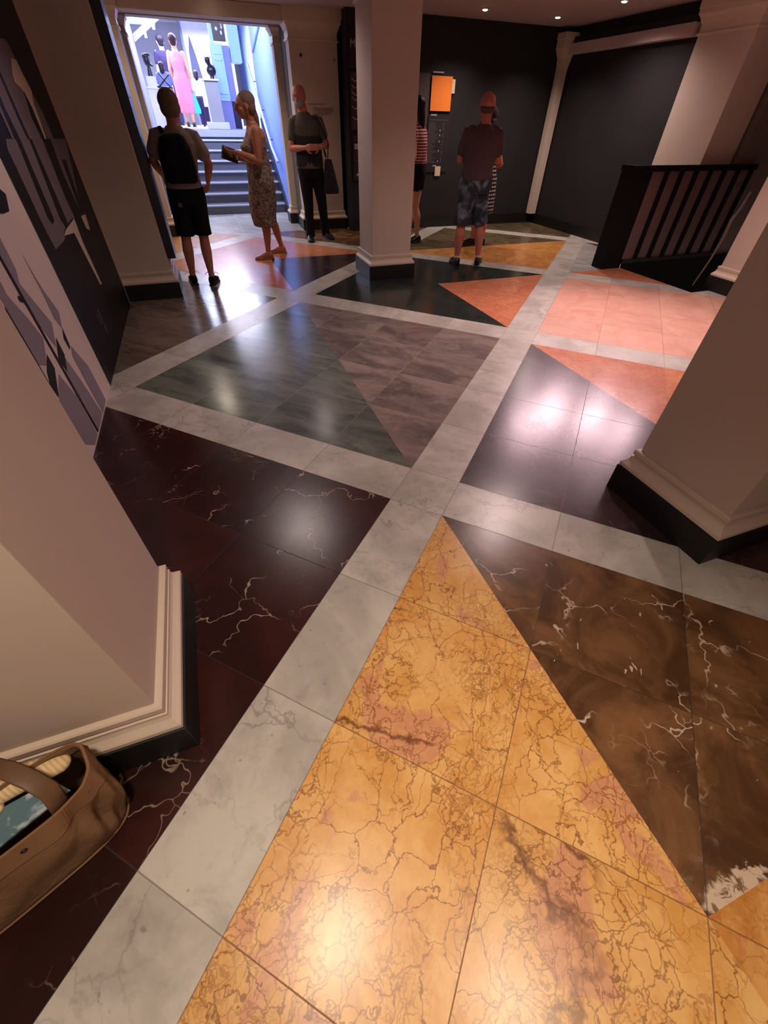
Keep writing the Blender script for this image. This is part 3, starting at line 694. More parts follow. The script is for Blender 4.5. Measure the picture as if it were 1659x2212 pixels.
b = empty('crossed_sculpture', (-.10, 14.15, ZT)); tag(b, 'black crossed-bar sculpture on a white block behind the man with backpack', 'sculpture')
boxo('block', -.09, .11, -.10, .10, 0, .64, M['plinth_white'], b)
bm = bmesh.new(); tube(bm, [(-.14,0,.66),(.12,0,.86)], .016, 8); tube(bm, [(.12,0,.66),(-.08,0,.88)], .016, 8); tube(bm, [(-.16,0,.67),(.14,0,.66)], .014, 8); mk('crossed_bars', bm, M['bronze'], b, smooth=True)
# painted cabinet
c = empty('display_cabinet', (1.18, 14.0, ZT)); tag(c, 'tall light blue carved cabinet with lilac base and black filigree top, beside the blue wall', 'cabinet')
boxo('base', -.17, .10, 0, .35, 0, .47, M['lilac'], c); boxo('base_side', .10, .26, .02, .35, 0, .47, M['navy'], c)
boxo('carved_front', -.16, .09, -.02, .33, .47, 1.36, M['lightblue'], c, bevel=.01)
boxo('side', .09, .24, .02, .34, .47, 1.34, M['lilac'], c)
bm = bmesh.new()
for x0, x1, z0, z1 in ((-.10,-.085,.58,1.12),(.03,.045,.58,1.12),(-.10,.045,.58,.595),(-.10,.045,1.105,1.12),(-.06,-.05,.64,1.08),(.0,.01,.64,1.08),(-.13,.07,1.2,1.21),(-.13,.07,.53,.54)): box(bm, x0, x1, -.032, -.02, z0, z1)
mk('relief_frame', bm, M['lightblue'], c)
boxo('upright', -.13, -.06, 0, .1, 1.36, 2.1, M['lightblue'], c); boxo('filigree_back', -.06, .20, .02, .06, 1.40, 2.1, M['filigree'], c)
bm = bmesh.new()
for i in range(14):
    ell(bm, (random.uniform(0,.17), .012, random.uniform(1.45,1.95)), X*random.uniform(.01,.03), Y*.008, Z*random.uniform(.01,.035), 8, 5)
mk('filigree_ornament', bm, M['plaster'], c, smooth=True)
boxo('white_edge', -.22, -.165, -.01, .2, .47, 1.30, M['plaster'], c)
boxo('cabinet_case', .26, .5, .1, .5, 1.1, 2.2, M['lightblue'], c, bevel=.004)
# grey niche wall
M['slate'] = plain('slate blue screen', (92,98,122), .6, .3); M['slate2'] = plain('dark slate', (54,58,84), .6, .3)
n = empty('screen_wall', (1.0, 18.0, ZT)); tag(n, 'grey exhibition screen with a tall dark pointed niche behind the pink dress', 'screen')
boxo('panel', -.36, .9, 0, .2, 0, 2.15, M['hall_ceil'], n)
boxo('edge', -.42, -.36, -.02, .2, 0, 2.1, M['slate'], n)
bm = bmesh.new(); pts = []
for i in range(9): t = i/8; pts.append((-.30+.02*t+.09*math.sin(t*1.57)*1, .0+1.95*math.cos((1-t)*0)*0 + .75 + 1.1*(1-t)**.6))
L = [(-.31,0),(-.31,1.1),(-.28,1.5),(-.20,1.8),(-.12,1.45),(-.05,1.0),(-.02,0)]
a = [bm.verts.new((x,-.006,z)) for x,z in L]; q = [bm.verts.new((x,.0,z)) for x,z in L]
bm.faces.new(a); [bm.faces.new((a[i],a[(i+1)%7],q[(i+1)%7],q[i])) for i in range(7)]
mk('niche', bm, M['slate2'], n)
# slanting white beam and ceiling panel
M['beamw'] = plain('white painted beam', (214,212,220), .5, .3)
bm = bmesh.new(); tube(bm, [(-.72,14.6,2.55),(.62,15.6,3.42)], .055, 4, False); tag(mk('slanting_beam', bm, M['beamw']), 'slanting white beam across the top left of the bright hall', 'beam')
boxo('x', -2.9, 2.2, 14.0, 19.9, 3.45, 3.52, M['beamw']).name = 'ceiling_raft'
o = bpy.data.objects['ceiling_raft']; tag(o, kind='structure'); o.rotation_euler = (0, 0, 0)
sk = empty('light_panel', (-.4, 15.1, 3.40)); tag(sk, 'long glowing white light panel at the upper left of the bright hall', 'light panel')
boxo('frame', -.85, .62, -.12, .12, 0, .05, M['plaster'], sk); boxo('diffuser', -.82, .59, -.10, .10, -.012, .0, emis('panel glow', (255,246,236), 5), sk)
bl = boxo('hanging_banner', -1.2, .0, 15.9, 15.94, 3.00, 3.45, plain('blue banner', (96,170,220), .6), None); tag(bl, 'light blue hanging banner below the glowing light panel', 'banner')
for (x, y, z, s, lb) in ((.22,14.85,3.03,.06,'bright white spotlight above the pink dress'),(.45,15.4,3.22,.05,'bright white spotlight at the beam edge, highest right'),(-.05,16.2,2.98,.035,'small bright spotlight left of the pink dress'),(-.28,16.5,2.86,.03,'small dim spotlight, lowest left in the hall')):
    t = empty('spotlight', (x, y, z)); tag(t, lb, 'spotlight')
    bm = bmesh.new(); tube(bm, [(0,.0,.10),(0,-.0,.0)], [s*.7, s], 12, False); mk('housing', bm, M['plaster'], t, smooth=True)
    bm = bmesh.new(); tube(bm, [(0,0,.09),(0,0,3.455-z)], .008, 8, False); mk('stem', bm, M['slate'], t, smooth=True)
    bm = bmesh.new(); ell(bm, (0,0,-.004), X*s*.85, Y*s*.85, Z*s*.5, 12, 6); mk('lens', bm, emis('spot glow', (240,244,255), 22), t, smooth=True)
def area(name, loc, size, watts, rgb, aim):
    ld = bpy.data.lights.new(name, 'AREA'); ld.energy = watts; ld.color = tuple(lin(rgb)[:3]); ld.shape = 'RECTANGLE'; ld.size = size[0]; ld.size_y = size[1]
    o = bpy.data.objects.new(name, ld); COL.objects.link(o); o.location = loc; o.rotation_euler = (Vector(aim)-Vector(loc)).to_track_quat('-Z','Y').to_euler()
def spot(name, loc, watts, rgb, aim, size=60, blend=.6, rad=.05):
    ld = bpy.data.lights.new(name, 'SPOT'); ld.energy = watts; ld.color = tuple(lin(rgb)[:3]); ld.spot_size = math.radians(size); ld.spot_blend = blend; ld.shadow_soft_size = rad
    o = bpy.data.objects.new(name, ld); COL.objects.link(o); o.location = loc; o.rotation_euler = (Vector(aim)-Vector(loc)).to_track_quat('-Z','Y').to_euler()
area('hall_ceiling_light', (.2, 15.6, 3.43), (3.4, 3.0), 820, (232,232,255), (.3, 15.2, 0))
area('stair_fill_light', (.65, 11.3, 3.58), (1.6, 1.4), 190, (222,226,255), (.75, 13.6, 1.2))  # added fill without a fixture, lights the faces turned to the viewer
spot('blue_wash', (-.2, 11.2, 3.4), 200, (128,168,255), (1.78, 12.2, 1.5), 95, .9, .15)
spot('pink_dress_spot', (.2, 13.6, 3.35), 160, (255,236,244), (.3, 15.5, 1.9), 40, .7)

# ------------------------------------------------------------------ people
SKIN = {}
def skin_mat(name, rgb, rough=.5):
    t = NT(name, rough, .4); f = t.noise(t.coord(), 14, 4, .6); c = rgb
    col = t.mix(f, lin((c[0]*.90, c[1]*.84, c[2]*.82)), lin(c)); t.b.inputs['Subsurface Weight'].default_value = .05
    return t.out(col)
M['skin_tan'] = skin_mat('tanned skin', (188,124,98)); M['skin_red'] = skin_mat('reddish skin', (196,122,104)); M['skin_fair'] = skin_mat('fair skin', (212,156,130)); M['skin_dark'] = skin_mat('brown skin', (120,78,60))
def cloth(name, rgb, rough=.85, var=.12, nscale=9):
    t = NT(name, rough, .2); f = t.noise(t.coord(), nscale, 5, .6, .4); c = lin(rgb)
    col = t.mix(f, tuple(x*(1-var) for x in c[:3])+(1,), tuple(min(1,x*(1+var)) for x in c[:3])+(1,))
    t.bump(t.noise(t.mapping(t.coord(), sc=(1,1,.35)), 16, 3, .6, .6), .5, .02); return t.out(col)
def V3(p): return Vector(p)
def head_geo(bm, c, hf, up, s=1.0, jaw=1.0):
    side = hf.cross(up).normalized(); up = side.cross(hf).normalized()
    P = lambda a, b, d: c + side*a*s + hf*b*s + up*d*s
    ell(bm, P(0,-.012,.018), side*.080*s, hf*.098*s, up*.084*s, 22, 14); ell(bm, P(0,-.02,.050), side*.066*s, hf*.080*s, up*.050*s, 18, 10)                 # skull
    ell(bm, P(0,.018,-.035), side*.060*s, hf*.070*s, up*.078*s, 20, 12)                 # face
    ell(bm, P(0,.045,-.088), side*.030*s*jaw, hf*.030*s, up*.022*s, 12, 8)              # chin
    tube(bm, [P(-.052,-.005,-.052), P(-.03,.040,-.092)], [.020*s,.016*s], 8); tube(bm, [P(.052,-.005,-.052), P(.03,.040,-.092)], [.020*s,.016*s], 8)
    tube(bm, [P(-.040,.077,.016), P(0,.088,.018), P(.040,.077,.016)], .011*s, 8)        # brow
    tube(bm, [P(0,.086,.006), P(0,.100,-.018), P(0,.108,-.032)], [.009*s,.011*s,.013*s], 8)
    ell(bm, P(0,.093,-.038), side*.017*s, hf*.012*s, up*.008*s, 8, 6)                   # nostrils
    tube(bm, [P(-.020,.083,-.058), P(0,.090,-.056), P(.020,.083,-.058)], .0065*s, 6); tube(bm, [P(-.018,.082,-.070), P(0,.088,-.071), P(.018,.082,-.070)], .0070*s, 6)
    for k in (-1, 1):
        ell(bm, P(k*.078,-.008,-.012), side*.010*s, hf*.020*s, up*.033*s, 10, 8)        # ear
        ell(bm, P(k*.045,.055,-.030), side*.022*s, hf*.02*s, up*.02*s, 8, 6)            # cheek
def hand_geo(bm, w, d, nrm, s=1.0, curl=.7, thumb=1, spread=1.0):
    d = d.normalized(); nrm = (nrm - d*nrm.dot(d)).normalized(); sd = d.cross(nrm).normalized()
    ringloft(bm, [(w-d*.02*s, sd*.024*s, nrm*.017*s), (w+d*.02*s, sd*.034*s, nrm*.015*s), (w+d*.065*s, sd*.041*s, nrm*.013*s), (w+d*.088*s, sd*.038*s, nrm*.010*s)], 14)
    for i in range(4):
        L = (.040,.046,.043,.032)[i]*s; b = w + d*(.084-.004*abs(i-1.2))*s + sd*(-.030+.020*i)*s*thumb*-1*spread
        a1 = curl; d1 = d*math.cos(a1)+nrm*math.sin(a1); m = b + d1*L; a2 = curl*1.9; d2 = d*math.cos(a2)+nrm*math.sin(a2); e = m + d2*L*.75
        a3 = curl*2.5; d3 = d*math.cos(a3)+nrm*math.sin(a3)
        tube(bm, [b-d*.012*s, b, m, e, e+d3*L*.35], [.0095*s,.0095*s,.0088*s,.0078*s,.0066*s], 8)
    t0 = w + d*.018*s + sd*.030*s*thumb; t1 = t0 + (d*.7+sd*.75*thumb+nrm*.25).normalized()*.038*s; t2 = t1 + (d*.9+sd*.2*thumb+nrm*.5).normalized()*.034*s
    tube(bm, [t0-sd*.01*s*thumb, t1, t2], [.014*s,.011*s,.009*s], 8)
def arm_geo(bm, sh, el, wr, s=1.0, infl=0.0, part='all'):
    if part in ('all','upper'): tube(bm, [sh, sh.lerp(el,.35), sh.lerp(el,.75), el], [(.052+infl)*s, (.050+infl)*s, (.041+infl)*s, (.037+infl)*s], 14)
    if part in ('all','fore'): tube(bm, [el, el.lerp(wr,.3), el.lerp(wr,.7), wr], [.038*s+infl, .040*s+infl, .031*s+infl, .024*s+infl], 14)
def leg_geo(bm, hip, kn, an, s=1.0, f=None):
    tube(bm, [hip, hip.lerp(kn,.4), hip.lerp(kn,.85), kn], [.088*s,.080*s,.056*s,.052*s], 16)
    b = (f or Vector((0,1,0)))*-.018*s
    tube(bm, [kn, kn.lerp(an,.28)+b, kn.lerp(an,.55)+b*.6, kn.lerp(an,.85), an], [.051*s,.057*s,.048*s,.034*s,.033*s], 16)
def foot_geo(bm, an, tf, s=1.0, h=0.0, floor=0.0, infl=0.0, L=1.0):
    """foot from heel to toe along tf on the floor level"""
    sd = Vector((tf.y, -tf.x, 0)); z = Vector((0,0,1)); g = Vector((an.x, an.y, floor))
    rg = []
    for t, wd, ht in ((-.062,.022,.022),(-.050,.034,.040),(-.01,.036,.055),(.05,.040,.045),(.105,.046,.033),(.15,.044,.025),(.185,.032,.018),(.198,.015,.012)):
        ht = ht*s+infl; rg.append((g + tf*(t*s*L + (infl*1.2 if t > .18 else (-infl*1.2 if t < -.055 else 0))) + z*(ht+.002+h), sd*(wd*s+infl), z*ht))
    ringloft(bm, rg, 16, True, 0, 2.6)
    tube(bm, [an, g+z*(.05*s+h)], [.033*s+infl,.038*s+infl], 12)
def torso_geo(bm, J, infl=0.0, z0=None, z1=None, top=True, s=1.0, belly=0.0, flare=0.0):
    """J: hipc, waist, chest, shl, shr, neck, f"""
    f = J['f']; sv = Vector((f.y, -f.x, 0)); w = J.get('w', 1.0); dp = J.get('d', 1.0)
    shc = (J['sh'][0]+J['sh'][1])/2; sw = (J['sh'][1]-J['sh'][0]).length/2
    key = [(J['hipc']-Vector((0,0,.10)), .150*w, .105*dp), (J['hipc'], .172*w, .120*dp), (J['waist'], .145*w, (.105+belly)*dp), (J['chest'], .168*w, .122*dp), (shc-Vector((0,0,.05)), sw*.98, .110*dp), (shc+Vector((0,0,.012)), sw*.80, .085*dp), (shc.lerp(J['neck'],.55), sw*.45, .070*dp), (J['neck'], .066, .064)]
    rg = []
    for c, a, b in key:
        if z0 is not None and c.z < z0-1e-4: continue
        if z1 is not None and c.z > z1: continue
        rg.append((c, sv*(a+infl), f*(b+infl)))
    ringloft(bm, rg, 24, True, 0, 2.25)
def person(name, label, base, J, skin, skin_part=True, voxel=.0065, hands=True, feet='bare', s=1.0, curl=.6, jaw=1.0, face_eyes=False, neck_r=.060):
    root = empty('person', base); tag(root, label, 'person'); B = Vector(base)
    for k in list(J.keys()):
        v = J[k]
        if k in ('lw','aw'): continue
        if k in ('f','hf'): J[k] = Vector((v[0], v[1], v[2] if len(v) > 2 else 0)).normalized()
        elif k in ('w','d','tf'): pass
        elif isinstance(v, list): J[k] = [V3(p)-B for p in v]
        else: J[k] = V3(v)-B
    J['tf'] = [Vector((t[0], t[1], 0)).normalized() for t in J.get('tf', [J['f'], J['f']])]
    bm = bmesh.new()
    torso_geo(bm, J)
    up = (J['head']-J['neck']).normalized(); hf = J.get('hf', J['f'])
    tube(bm, [J['neck']-Vector((0,0,.06)), J['neck'], J['head']-up*.03*s-hf*.015], [neck_r*1.25*s, neck_r*s, neck_r*s], 14)
    head_geo(bm, J['head'], hf, Vector((0,0,1)), s*1.10, jaw)
    for i in (0, 1):
        arm_geo(bm, J['sh'][i], J['el'][i], J['wr'][i], s*J.get('aw',1.04))
        if hands:
            d = (J['wr'][i]-J['el'][i]).normalized(); nm = J['pn'][i]+B if 'pn' in J else J['f']*.2+(J['hipc']-J['wr'][i])
            hand_geo(bm, J['wr'][i], d if 'hd' not in J else (J['hd'][i]+B).normalized(), nm, s, curl if not isinstance(curl, (list,tuple)) else curl[i], thumb=(1 if i == 0 else -1))
        leg_geo(bm, J['hip'][i], J['kn'][i], J['an'][i], s*J.get('lw',1.04), J['f'])
        foot_geo(bm, J['an'][i], J['tf'][i], s*1.0, J.get('lift', [0,0])[i] if 'lift' in J else 0, floor=0.0)
    rem('body', bm, voxel, skin, root)
    if face_eyes:
        sd = hf.cross(Vector((0,0,1))).normalized()
        for k in (-1, 1):
            bm = bmesh.new(); ell(bm, J['head']+sd*.032*k*s+hf*.078*s+Vector((0,0,.002)), sd*.011*s, hf*.005*s, Vector((0,0,.006*s)), 10, 6)
            mk('eye', bm, M['eye'], root, smooth=True)
    return root, J
M['eye'] = plain('eye', (60,44,40), .2, .5)
Zv = Vector((0,0,1))
def shoes(root, J, mat, s=1.15, sole=None, L=1.02, infl=.007, ankle=True, laces=False):
    for i in (0,1):
        bm = bmesh.new(); an = J['an'][i]; tf = J['tf'][i]
        sd = Vector((tf.y, -tf.x, 0)); g = Vector((an.x, an.y, 0)); rg = []
        for t, wd, ht in ((-.066,.024,.026),(-.054,.037,.044),(-.01,.040,.050),(.05,.043,.044),(.105,.049,.034),(.15,.047,.027),(.19,.036,.020),(.206,.017,.014)):
            rg.append((g + tf*t*s*L + Zv*(ht*s*.95+.010), sd*(wd*s), Zv*ht*s*.92))
        ringloft(bm, rg, 16, True, 0, 2.8)
        sh = rem('shoe', bm, .0065, mat, root)
        bm = bmesh.new(); rg = [(g + tf*t*s*L + Zv*.009, sd*(wd*s+.004), Zv*.010) for t, wd in ((-.072,.02),(-.06,.036),(0,.040),(.06,.044),(.12,.052),(.17,.046),(.205,.026),(.213,.012))]
        ringloft(bm, rg, 12, True, 0, 4); mk('sole', bm, sole or M['black_gloss'], sh, smooth=False)
        if laces:
            for k in (-1, 1):
                bm = bmesh.new(); c = g + tf*.03 + Zv*.095 + sd*.018*k
                tube(bm, [c, c+sd*.03*k+Zv*.035, c+sd*.06*k+Zv*.01], .0035, 6); mk('lace_loop', bm, M['plaster'], sh, smooth=True)
def shorts(root, J, mat, hemz, infl=.02, name='shorts', topz=None, s=1.0, hemw=.10, crotch=None):
    bm = bmesh.new(); f = J['f']; sv = Vector((f.y,-f.x,0)); w = J.get('w',1.0); dp = J.get('d',1.0)
    top = topz if topz is not None else J['waist'].z-.03
    c = J['hipc']; wc = J['waist']
    ringloft(bm, [(c-Zv*.11, sv*(.150*w+infl), f*(.100*dp+infl)), (c-Zv*.04, sv*(.174*w+infl), f*(.122*dp+infl)), (c+Zv*.02, sv*(.172*w+infl), f*(.120*dp+infl)), (Vector((wc.x,wc.y,top)), sv*(.150*w+infl), f*(.107*dp+infl))], 24, True, 0, 2.3)
    for i in (0,1):
        h, k, a = J['hip'][i], J['kn'][i], J['an'][i]
        def at(z):
            if z > k.z: t = (h.z-z)/(h.z-k.z); return h.lerp(k, t)
            t = (k.z-z)/(k.z-a.z); return k.lerp(a, t)
        pts = [h+Zv*.02, at(h.z-.15), at((h.z-.15+hemz)/2), at(hemz)]
        if hemz < k.z-.15: pts = [h+Zv*.02, at(h.z-.15), k, at((k.z+hemz)/2), at(hemz)]
        rr = [.100+infl*.6, .094+infl*.4, hemw*.98, hemw] if len(pts) == 4 else [.100+infl*.6, .094+infl*.3, .072+infl*.3, .068, hemw]
        tube(bm, pts, rr, 18, False)
    return rem(name, bm, .008, mat, root, smooth_it=2)
def shirt(root, J, mat, z0, infl=.018, sleeve=.55, name='shirt', s=1.0, slw=.062, belly=0.0, neckdrop=.0, sleeves=(0,1), w2=0.0):
    bm = bmesh.new(); f = J['f']; sv = Vector((f.y,-f.x,0)); w = J.get('w',1.0); dp = J.get('d',1.0)
    shc = (J['sh'][0]+J['sh'][1])/2; sw = (J['sh'][1]-J['sh'][0]).length/2; wc = J['waist']; hc = J['hipc']
    bot = hc.lerp(wc, max(0, min(1, (z0-hc.z)/max(.01, wc.z-hc.z))))
    ringloft(bm, [(Vector((bot.x,bot.y,z0)), sv*(.165*w+infl+w2), f*(.118*dp+infl+belly)), (wc, sv*(.152*w+infl+w2), f*((.108)*dp+infl+belly)), (J['chest'], sv*(.170*w+infl), f*(.124*dp+infl)), (shc-Zv*.05, sv*(sw*1.02+infl), f*(.112*dp+infl)), (shc+Zv*.015, sv*(sw*.95), f*(.095*dp+infl*.6)), (shc.lerp(J['neck'],.5)+Zv*.01, sv*(sw*.55), f*(.080*dp+infl*.4)), (J['neck']-Zv*(.004+neckdrop), sv*.078, f*.076)], 26, True, 0, 2.25)
    for i in sleeves:
        a = J['sh'][i]; e = J['el'][i]
        if sleeve > 0: tube(bm, [a+(shc-a)*.25+Zv*.005, a.lerp(e,.06), a.lerp(e, sleeve*.5), a.lerp(e, sleeve)], [.055+infl*.3, .068+infl*.3, .064+infl*.2, slw], 16)
    return rem(name, bm, .008, mat, root, smooth_it=2)

# --- 1 man with the black backpack
b = (-.15, 5.98, 0)
root, J = person('p', 'man seen from behind in pale shirt and black shorts, wearing a black backpack', b,
  dict(f=(.10,1), hf=(.22,1,.05), head=(-.045,6.02,1.560), neck=(-.055,5.98,1.42), sh=[(-.235,5.97,1.345),(.10,5.98,1.335)], el=[(-.335,5.95,1.155),(.20,5.96,1.13)], wr=[(-.285,6.14,1.02),(.155,6.12,.965)],
       chest=(-.085,5.98,1.22), waist=(-.10,5.98,1.03), hipc=(-.10,5.98,.90), hip=[(-.18,5.98,.86),(-.015,5.98,.86)], kn=[(-.225,6.0,.46),(-.03,6.01,.46)], an=[(-.262,6.02,.085),(-.048,5.92,.085)], tf=[(-.12,1),(.25,1)], w=.98, d=.95), M['skin_tan'])
M['shirt_pale'] = cloth('pale crumpled shirt', (150,134,126)); M['black_cloth'] = cloth('black cloth', (20,19,24)); M['hair_grey'] = cloth('short greying hair', (118,96,82), .8, .4, 40)
shirt(root, J, M['shirt_pale'], .93, .024, .62, belly=.01, slw=.072)
so = shorts(root, J, M['black_cloth'], .505, .022, hemw=.098)
shoes(root, J, M['black_cloth'], 1.0, laces=True)
bm = bmesh.new(); box(bm, -.02,.02,-.006,.0,-.018,.02); o = mk('logo_patch', bm, M['dim'], so, (J['hipc'].x-.085, J['hipc'].y-.155, .80-.0))
bm = bmesh.new(); hd = J['head']; hf = J['hf']; sd = hf.cross(Zv).normalized()
ell(bm, hd-hf*.028+Zv*.034, sd*.096, hf*.104, Zv*.088, 22, 12); ell(bm, hd-hf*.028+Zv*.07, sd*.078, hf*.088, Zv*.056, 20, 10); ell(bm, hd-hf*.050-Zv*.02, sd*.088, hf*.072, Zv*.080, 18, 10)
rem('hair', bm, .007, M['hair_grey'], root)
B = Vector(b); bp = empty('backpack', (-.10, 5.83, .98)); tag(bp, 'black backpack on the back of the man in pale shirt', 'backpack')
bm = bmesh.new()
ringloft(bm, [((0,.0,0), X*.135, Y*.060), ((0,-.02,.02), X*.155, Y*.085), ((0,-.025,.15), X*.165, Y*.10), ((0,-.015,.28), X*.150, Y*.085), ((.0,.0,.36), X*.115, Y*.06), ((0,.01,.385), X*.07, Y*.03)], 24, True, 0, 3.2)
rem('bag_body', bm, .01, M['black_cloth'], bp)
bm = bmesh.new(); ringloft(bm, [((0,-.085,.03), X*.10, Y*.03), ((0,-.10,.10), X*.11, Y*.04), ((0,-.09,.19), X*.09, Y*.025)], 20, True, 0, 3); rem('front_pocket', bm, .008, M['black_cloth'], bp)
for k in (-1,1):
    bm = bmesh.new(); tube(bm, [(k*.07,.05,.36),(k*.088,.10,.425),(k*.095,.20,.425),(k*.10,.30,.34),(k*.13,.27,.16),(k*.14,.10,.05)], .022, 10, flat=.4, side=(1,0,0)); rem('strap', bm, .006, M['black_cloth'], bp)
bm = bmesh.new(); box(bm, -.155,-.14,-.06,-.05,.06,.075); mk('buckle', bm, M['plaster'], bp)

# --- 2 woman in patterned dress with tablet
b = (.86, 7.12, 0)
M['hair_silver'] = cloth('grey brown hair', (120,92,84), .7, .3, 30)
t = NT('patterned dress cloth', .8, .2); v = t.voro(t.coord(), 42, 'F1', out=0); nn = t.noise(t.coord(), 24, 4, .7, 1.2)
col = t.mix(t.ramp(nn, .44, .54), lin((66,52,50)), lin((180,160,144))); col = t.mix(t.ramp(v, .25, .45, 0, .6), col, lin((116,94,88))); M['dress'] = t.out(col)
root, J = person('p', 'woman in sleeveless mottled midi dress and sandals, looking left, tablet in hand', b,
  dict(f=(-1,-.12), hf=(-1,-.05,-.06), head=(.79,7.1,1.59), neck=(.845,7.11,1.445), sh=[(.86,6.94,1.365),(.87,7.28,1.365)], el=[(.84,6.90,1.085),(.80,7.33,1.09)], wr=[(.60,6.97,1.165),(.62,7.20,1.10)],
       pn=[(.0,.5,.9),(.0,-.4,.9)], hd=[(-1,.25,.02),(-1,-.25,.12)],
       chest=(.835,7.1,1.22), waist=(.85,7.1,1.03), hipc=(.855,7.1,.88), hip=[(.82,7.03,.84),(.89,7.18,.84)], kn=[(.80,7.02,.46),(.915,7.22,.46)], an=[(.795,6.99,.085),(1.035,7.30,.10)], tf=[(-1,.0),(-1,.25)], w=.90, d=1.08, aw=1.2, lw=1.06), M['skin_tan'], face_eyes=True, curl=.45)
f = J['f']; sv = Vector((f.y,-f.x,0)); bm = bmesh.new()
shc = (J['sh'][0]+J['sh'][1])/2
ringloft(bm, [(Vector((-.035,.0,.385)), sv*.20, f*.155), (Vector((-.04,0,.50)), sv*.20, f*.168), (Vector((-.02,0,.68)), sv*.205, f*.185), (J['hipc'], sv*.195, f*.165), (J['waist'], sv*.160, f*.152), (J['chest']+f*.015, sv*.168, f*.160), (shc-Zv*.07+f*.01, sv*.150, f*.125), (shc+Zv*.02, sv*.115, f*.085), (J['neck']-Zv*.03, sv*.065, f*.062)], 28, True, 0, 2.2)
rem('dress', bm, .008, M['dress'], root)
hd = J['head']; hf = J['hf']; sd = hf.cross(Zv).normalized(); bm = bmesh.new()
ell(bm, hd-hf*.028+Zv*.038, sd*.096, hf*.108, Zv*.090, 22, 12); ell(bm, hd-hf*.064-Zv*.02, sd*.088, hf*.068, Zv*.092, 18, 10)
tube(bm, [hd-hf*.075-Zv*.04, hd-hf*.11-Zv*.12, hd-hf*.125-Zv*.19], [.055,.045,.028], 12)
rem('hair', bm, .007, M['hair_silver'], root)
for i in (0,1):
    bm = bmesh.new(); an = J['an'][i]; tf = J['tf'][i]; s2 = Vector((tf.y,-tf.x,0)); g = Vector((an.x,an.y,0))
    ringloft(bm, [(g+tf*t_+Zv*.008, s2*w_, Zv*.008) for t_, w_ in ((-.07,.026),(-.055,.036),(0,.036),(.09,.045),(.15,.045),(.19,.03),(.205,.013))], 12, True, 0, 4)
    sh = mk('sandal', bm, plain('tan sandal sole', (150,110,84), .7), root)
    bm = bmesh.new(); tube(bm, [g+tf*.12+s2*.042+Zv*.02, g+tf*.11+s2*.02+Zv*.056, g+tf*.11-s2*.02+Zv*.056, g+tf*.12-s2*.042+Zv*.02], .009, 8, flat=.5); mk('sandal_strap', bm, M['plaster'], sh, smooth=True)
tb = empty('tablet', (.53, 7.06, 1.14)); tag(tb, 'dark tablet held open in front of the woman in mottled dress', 'tablet')
o = boxo('case', -.115, .085, -.008, .008, -.075, .075, M['black_gloss'], tb, bevel=.006); o.rotation_euler = (math.radians(-34), math.radians(17), math.radians(-6))
o2 = boxo('screen', -.10, .07, -.0095, -.008, -.065, .065, plain('dark tablet screen', (60,44,40), .15, .6), tb); o2.rotation_euler = o.rotation_euler

# --- 3 bald man with mask
b = (1.80, 8.14, 0)
M['shirt_olive'] = cloth('olive grey shirt', (86,78,72)); M['slate_cloth'] = cloth('dark slate cloth', (44,42,50)); M['trouser'] = cloth('black trousers', (20,18,22))
root, J = person('p', 'bald man with pale face mask, olive shirt and black trousers, hands clasped', b,
  dict(f=(-.22,-1), hf=(-.55,-1,-.12), head=(1.665,8.08,1.71), neck=(1.715,8.12,1.555), sh=[(1.925,8.10,1.465),(1.565,8.16,1.455)], el=[(2.035,8.10,1.195),(1.495,8.12,1.155)], wr=[(1.86,7.90,1.185),(1.665,7.90,1.175)],
       pn=[(-.5,.6,0),(.5,.6,0)], chest=(1.745,8.13,1.32), waist=(1.755,8.13,1.10), hipc=(1.755,8.13,.93), hip=[(1.85,8.12,.90),(1.67,8.14,.90)], kn=[(1.90,8.13,.49),(1.67,8.10,.49)], an=[(1.945,8.20,.085),(1.655,8.08,.085)], tf=[(.35,-1),(-.2,-1)], w=1.0, d=1.08), M['skin_red'], face_eyes=True, curl=.8, s=1.02)
shirt(root, J, M['shirt_olive'], .93, .022, .60, belly=.02)
bm = bmesh.new(); f = J['f']; sv = Vector((f.y,-f.x,0))
ringloft(bm, [(J['hipc']+Zv*.02, sv*.207, f*.166), (J['waist'], sv*.196, f*.164), (J['chest']-Zv*.06, sv*.204, f*.160), (J['chest']-Zv*.015, sv*.204, f*.156)], 24, True, 0, 2.25)
o = rem('lower_shirt', bm, .008, M['slate_cloth'], root); tag(o, 'dark slate lower half of the shirt')
shorts(root, J, M['trouser'], .05, .018, 'trousers', hemw=.072)
shoes(root, J, M['black_gloss'], 1.05)
hd = J['head']; hf = J['hf']; sd = hf.cross(Zv).normalized(); bm = bmesh.new()
ell(bm, hd+hf*.040-Zv*.060, sd*.062, hf*.075, Zv*.050, 16, 10); o = rem('face_mask', bm, .006, plain('pale blue mask', (150,166,170), .8, .2), root)
for k in (-1,1):
    bm = bmesh.new(); tube(bm, [hd+hf*.06+sd*.055*k-Zv*.045, hd+sd*.078*k-Zv*.02, hd-hf*.02+sd*.08*k], .0022, 6); mk('mask_loop', bm, M['plaster'], o, smooth=True)
bm = bmesh.new(); w_ = J['wr'][0]; e_ = J['el'][0]; d_ = (w_-e_).normalized(); c_ = w_-d_*.03; a_, b_ = perp(d_); pts = [c_+(a_*math.cos(q)+b_*math.sin(q))*.030 for q in [i*math.pi/8 for i in range(17)]]
tube(bm, pts, .006, 6, False); tag(mk('wristwatch', bm, plain('bright steel', (230,226,220), .15, .8, .9), root, smooth=True), 'small bright watch')
tg = empty('tote_bag', (2.04, 8.02, .62)); tag(tg, 'dark cloth tote bag hanging from the shoulder of the masked man', 'bag')
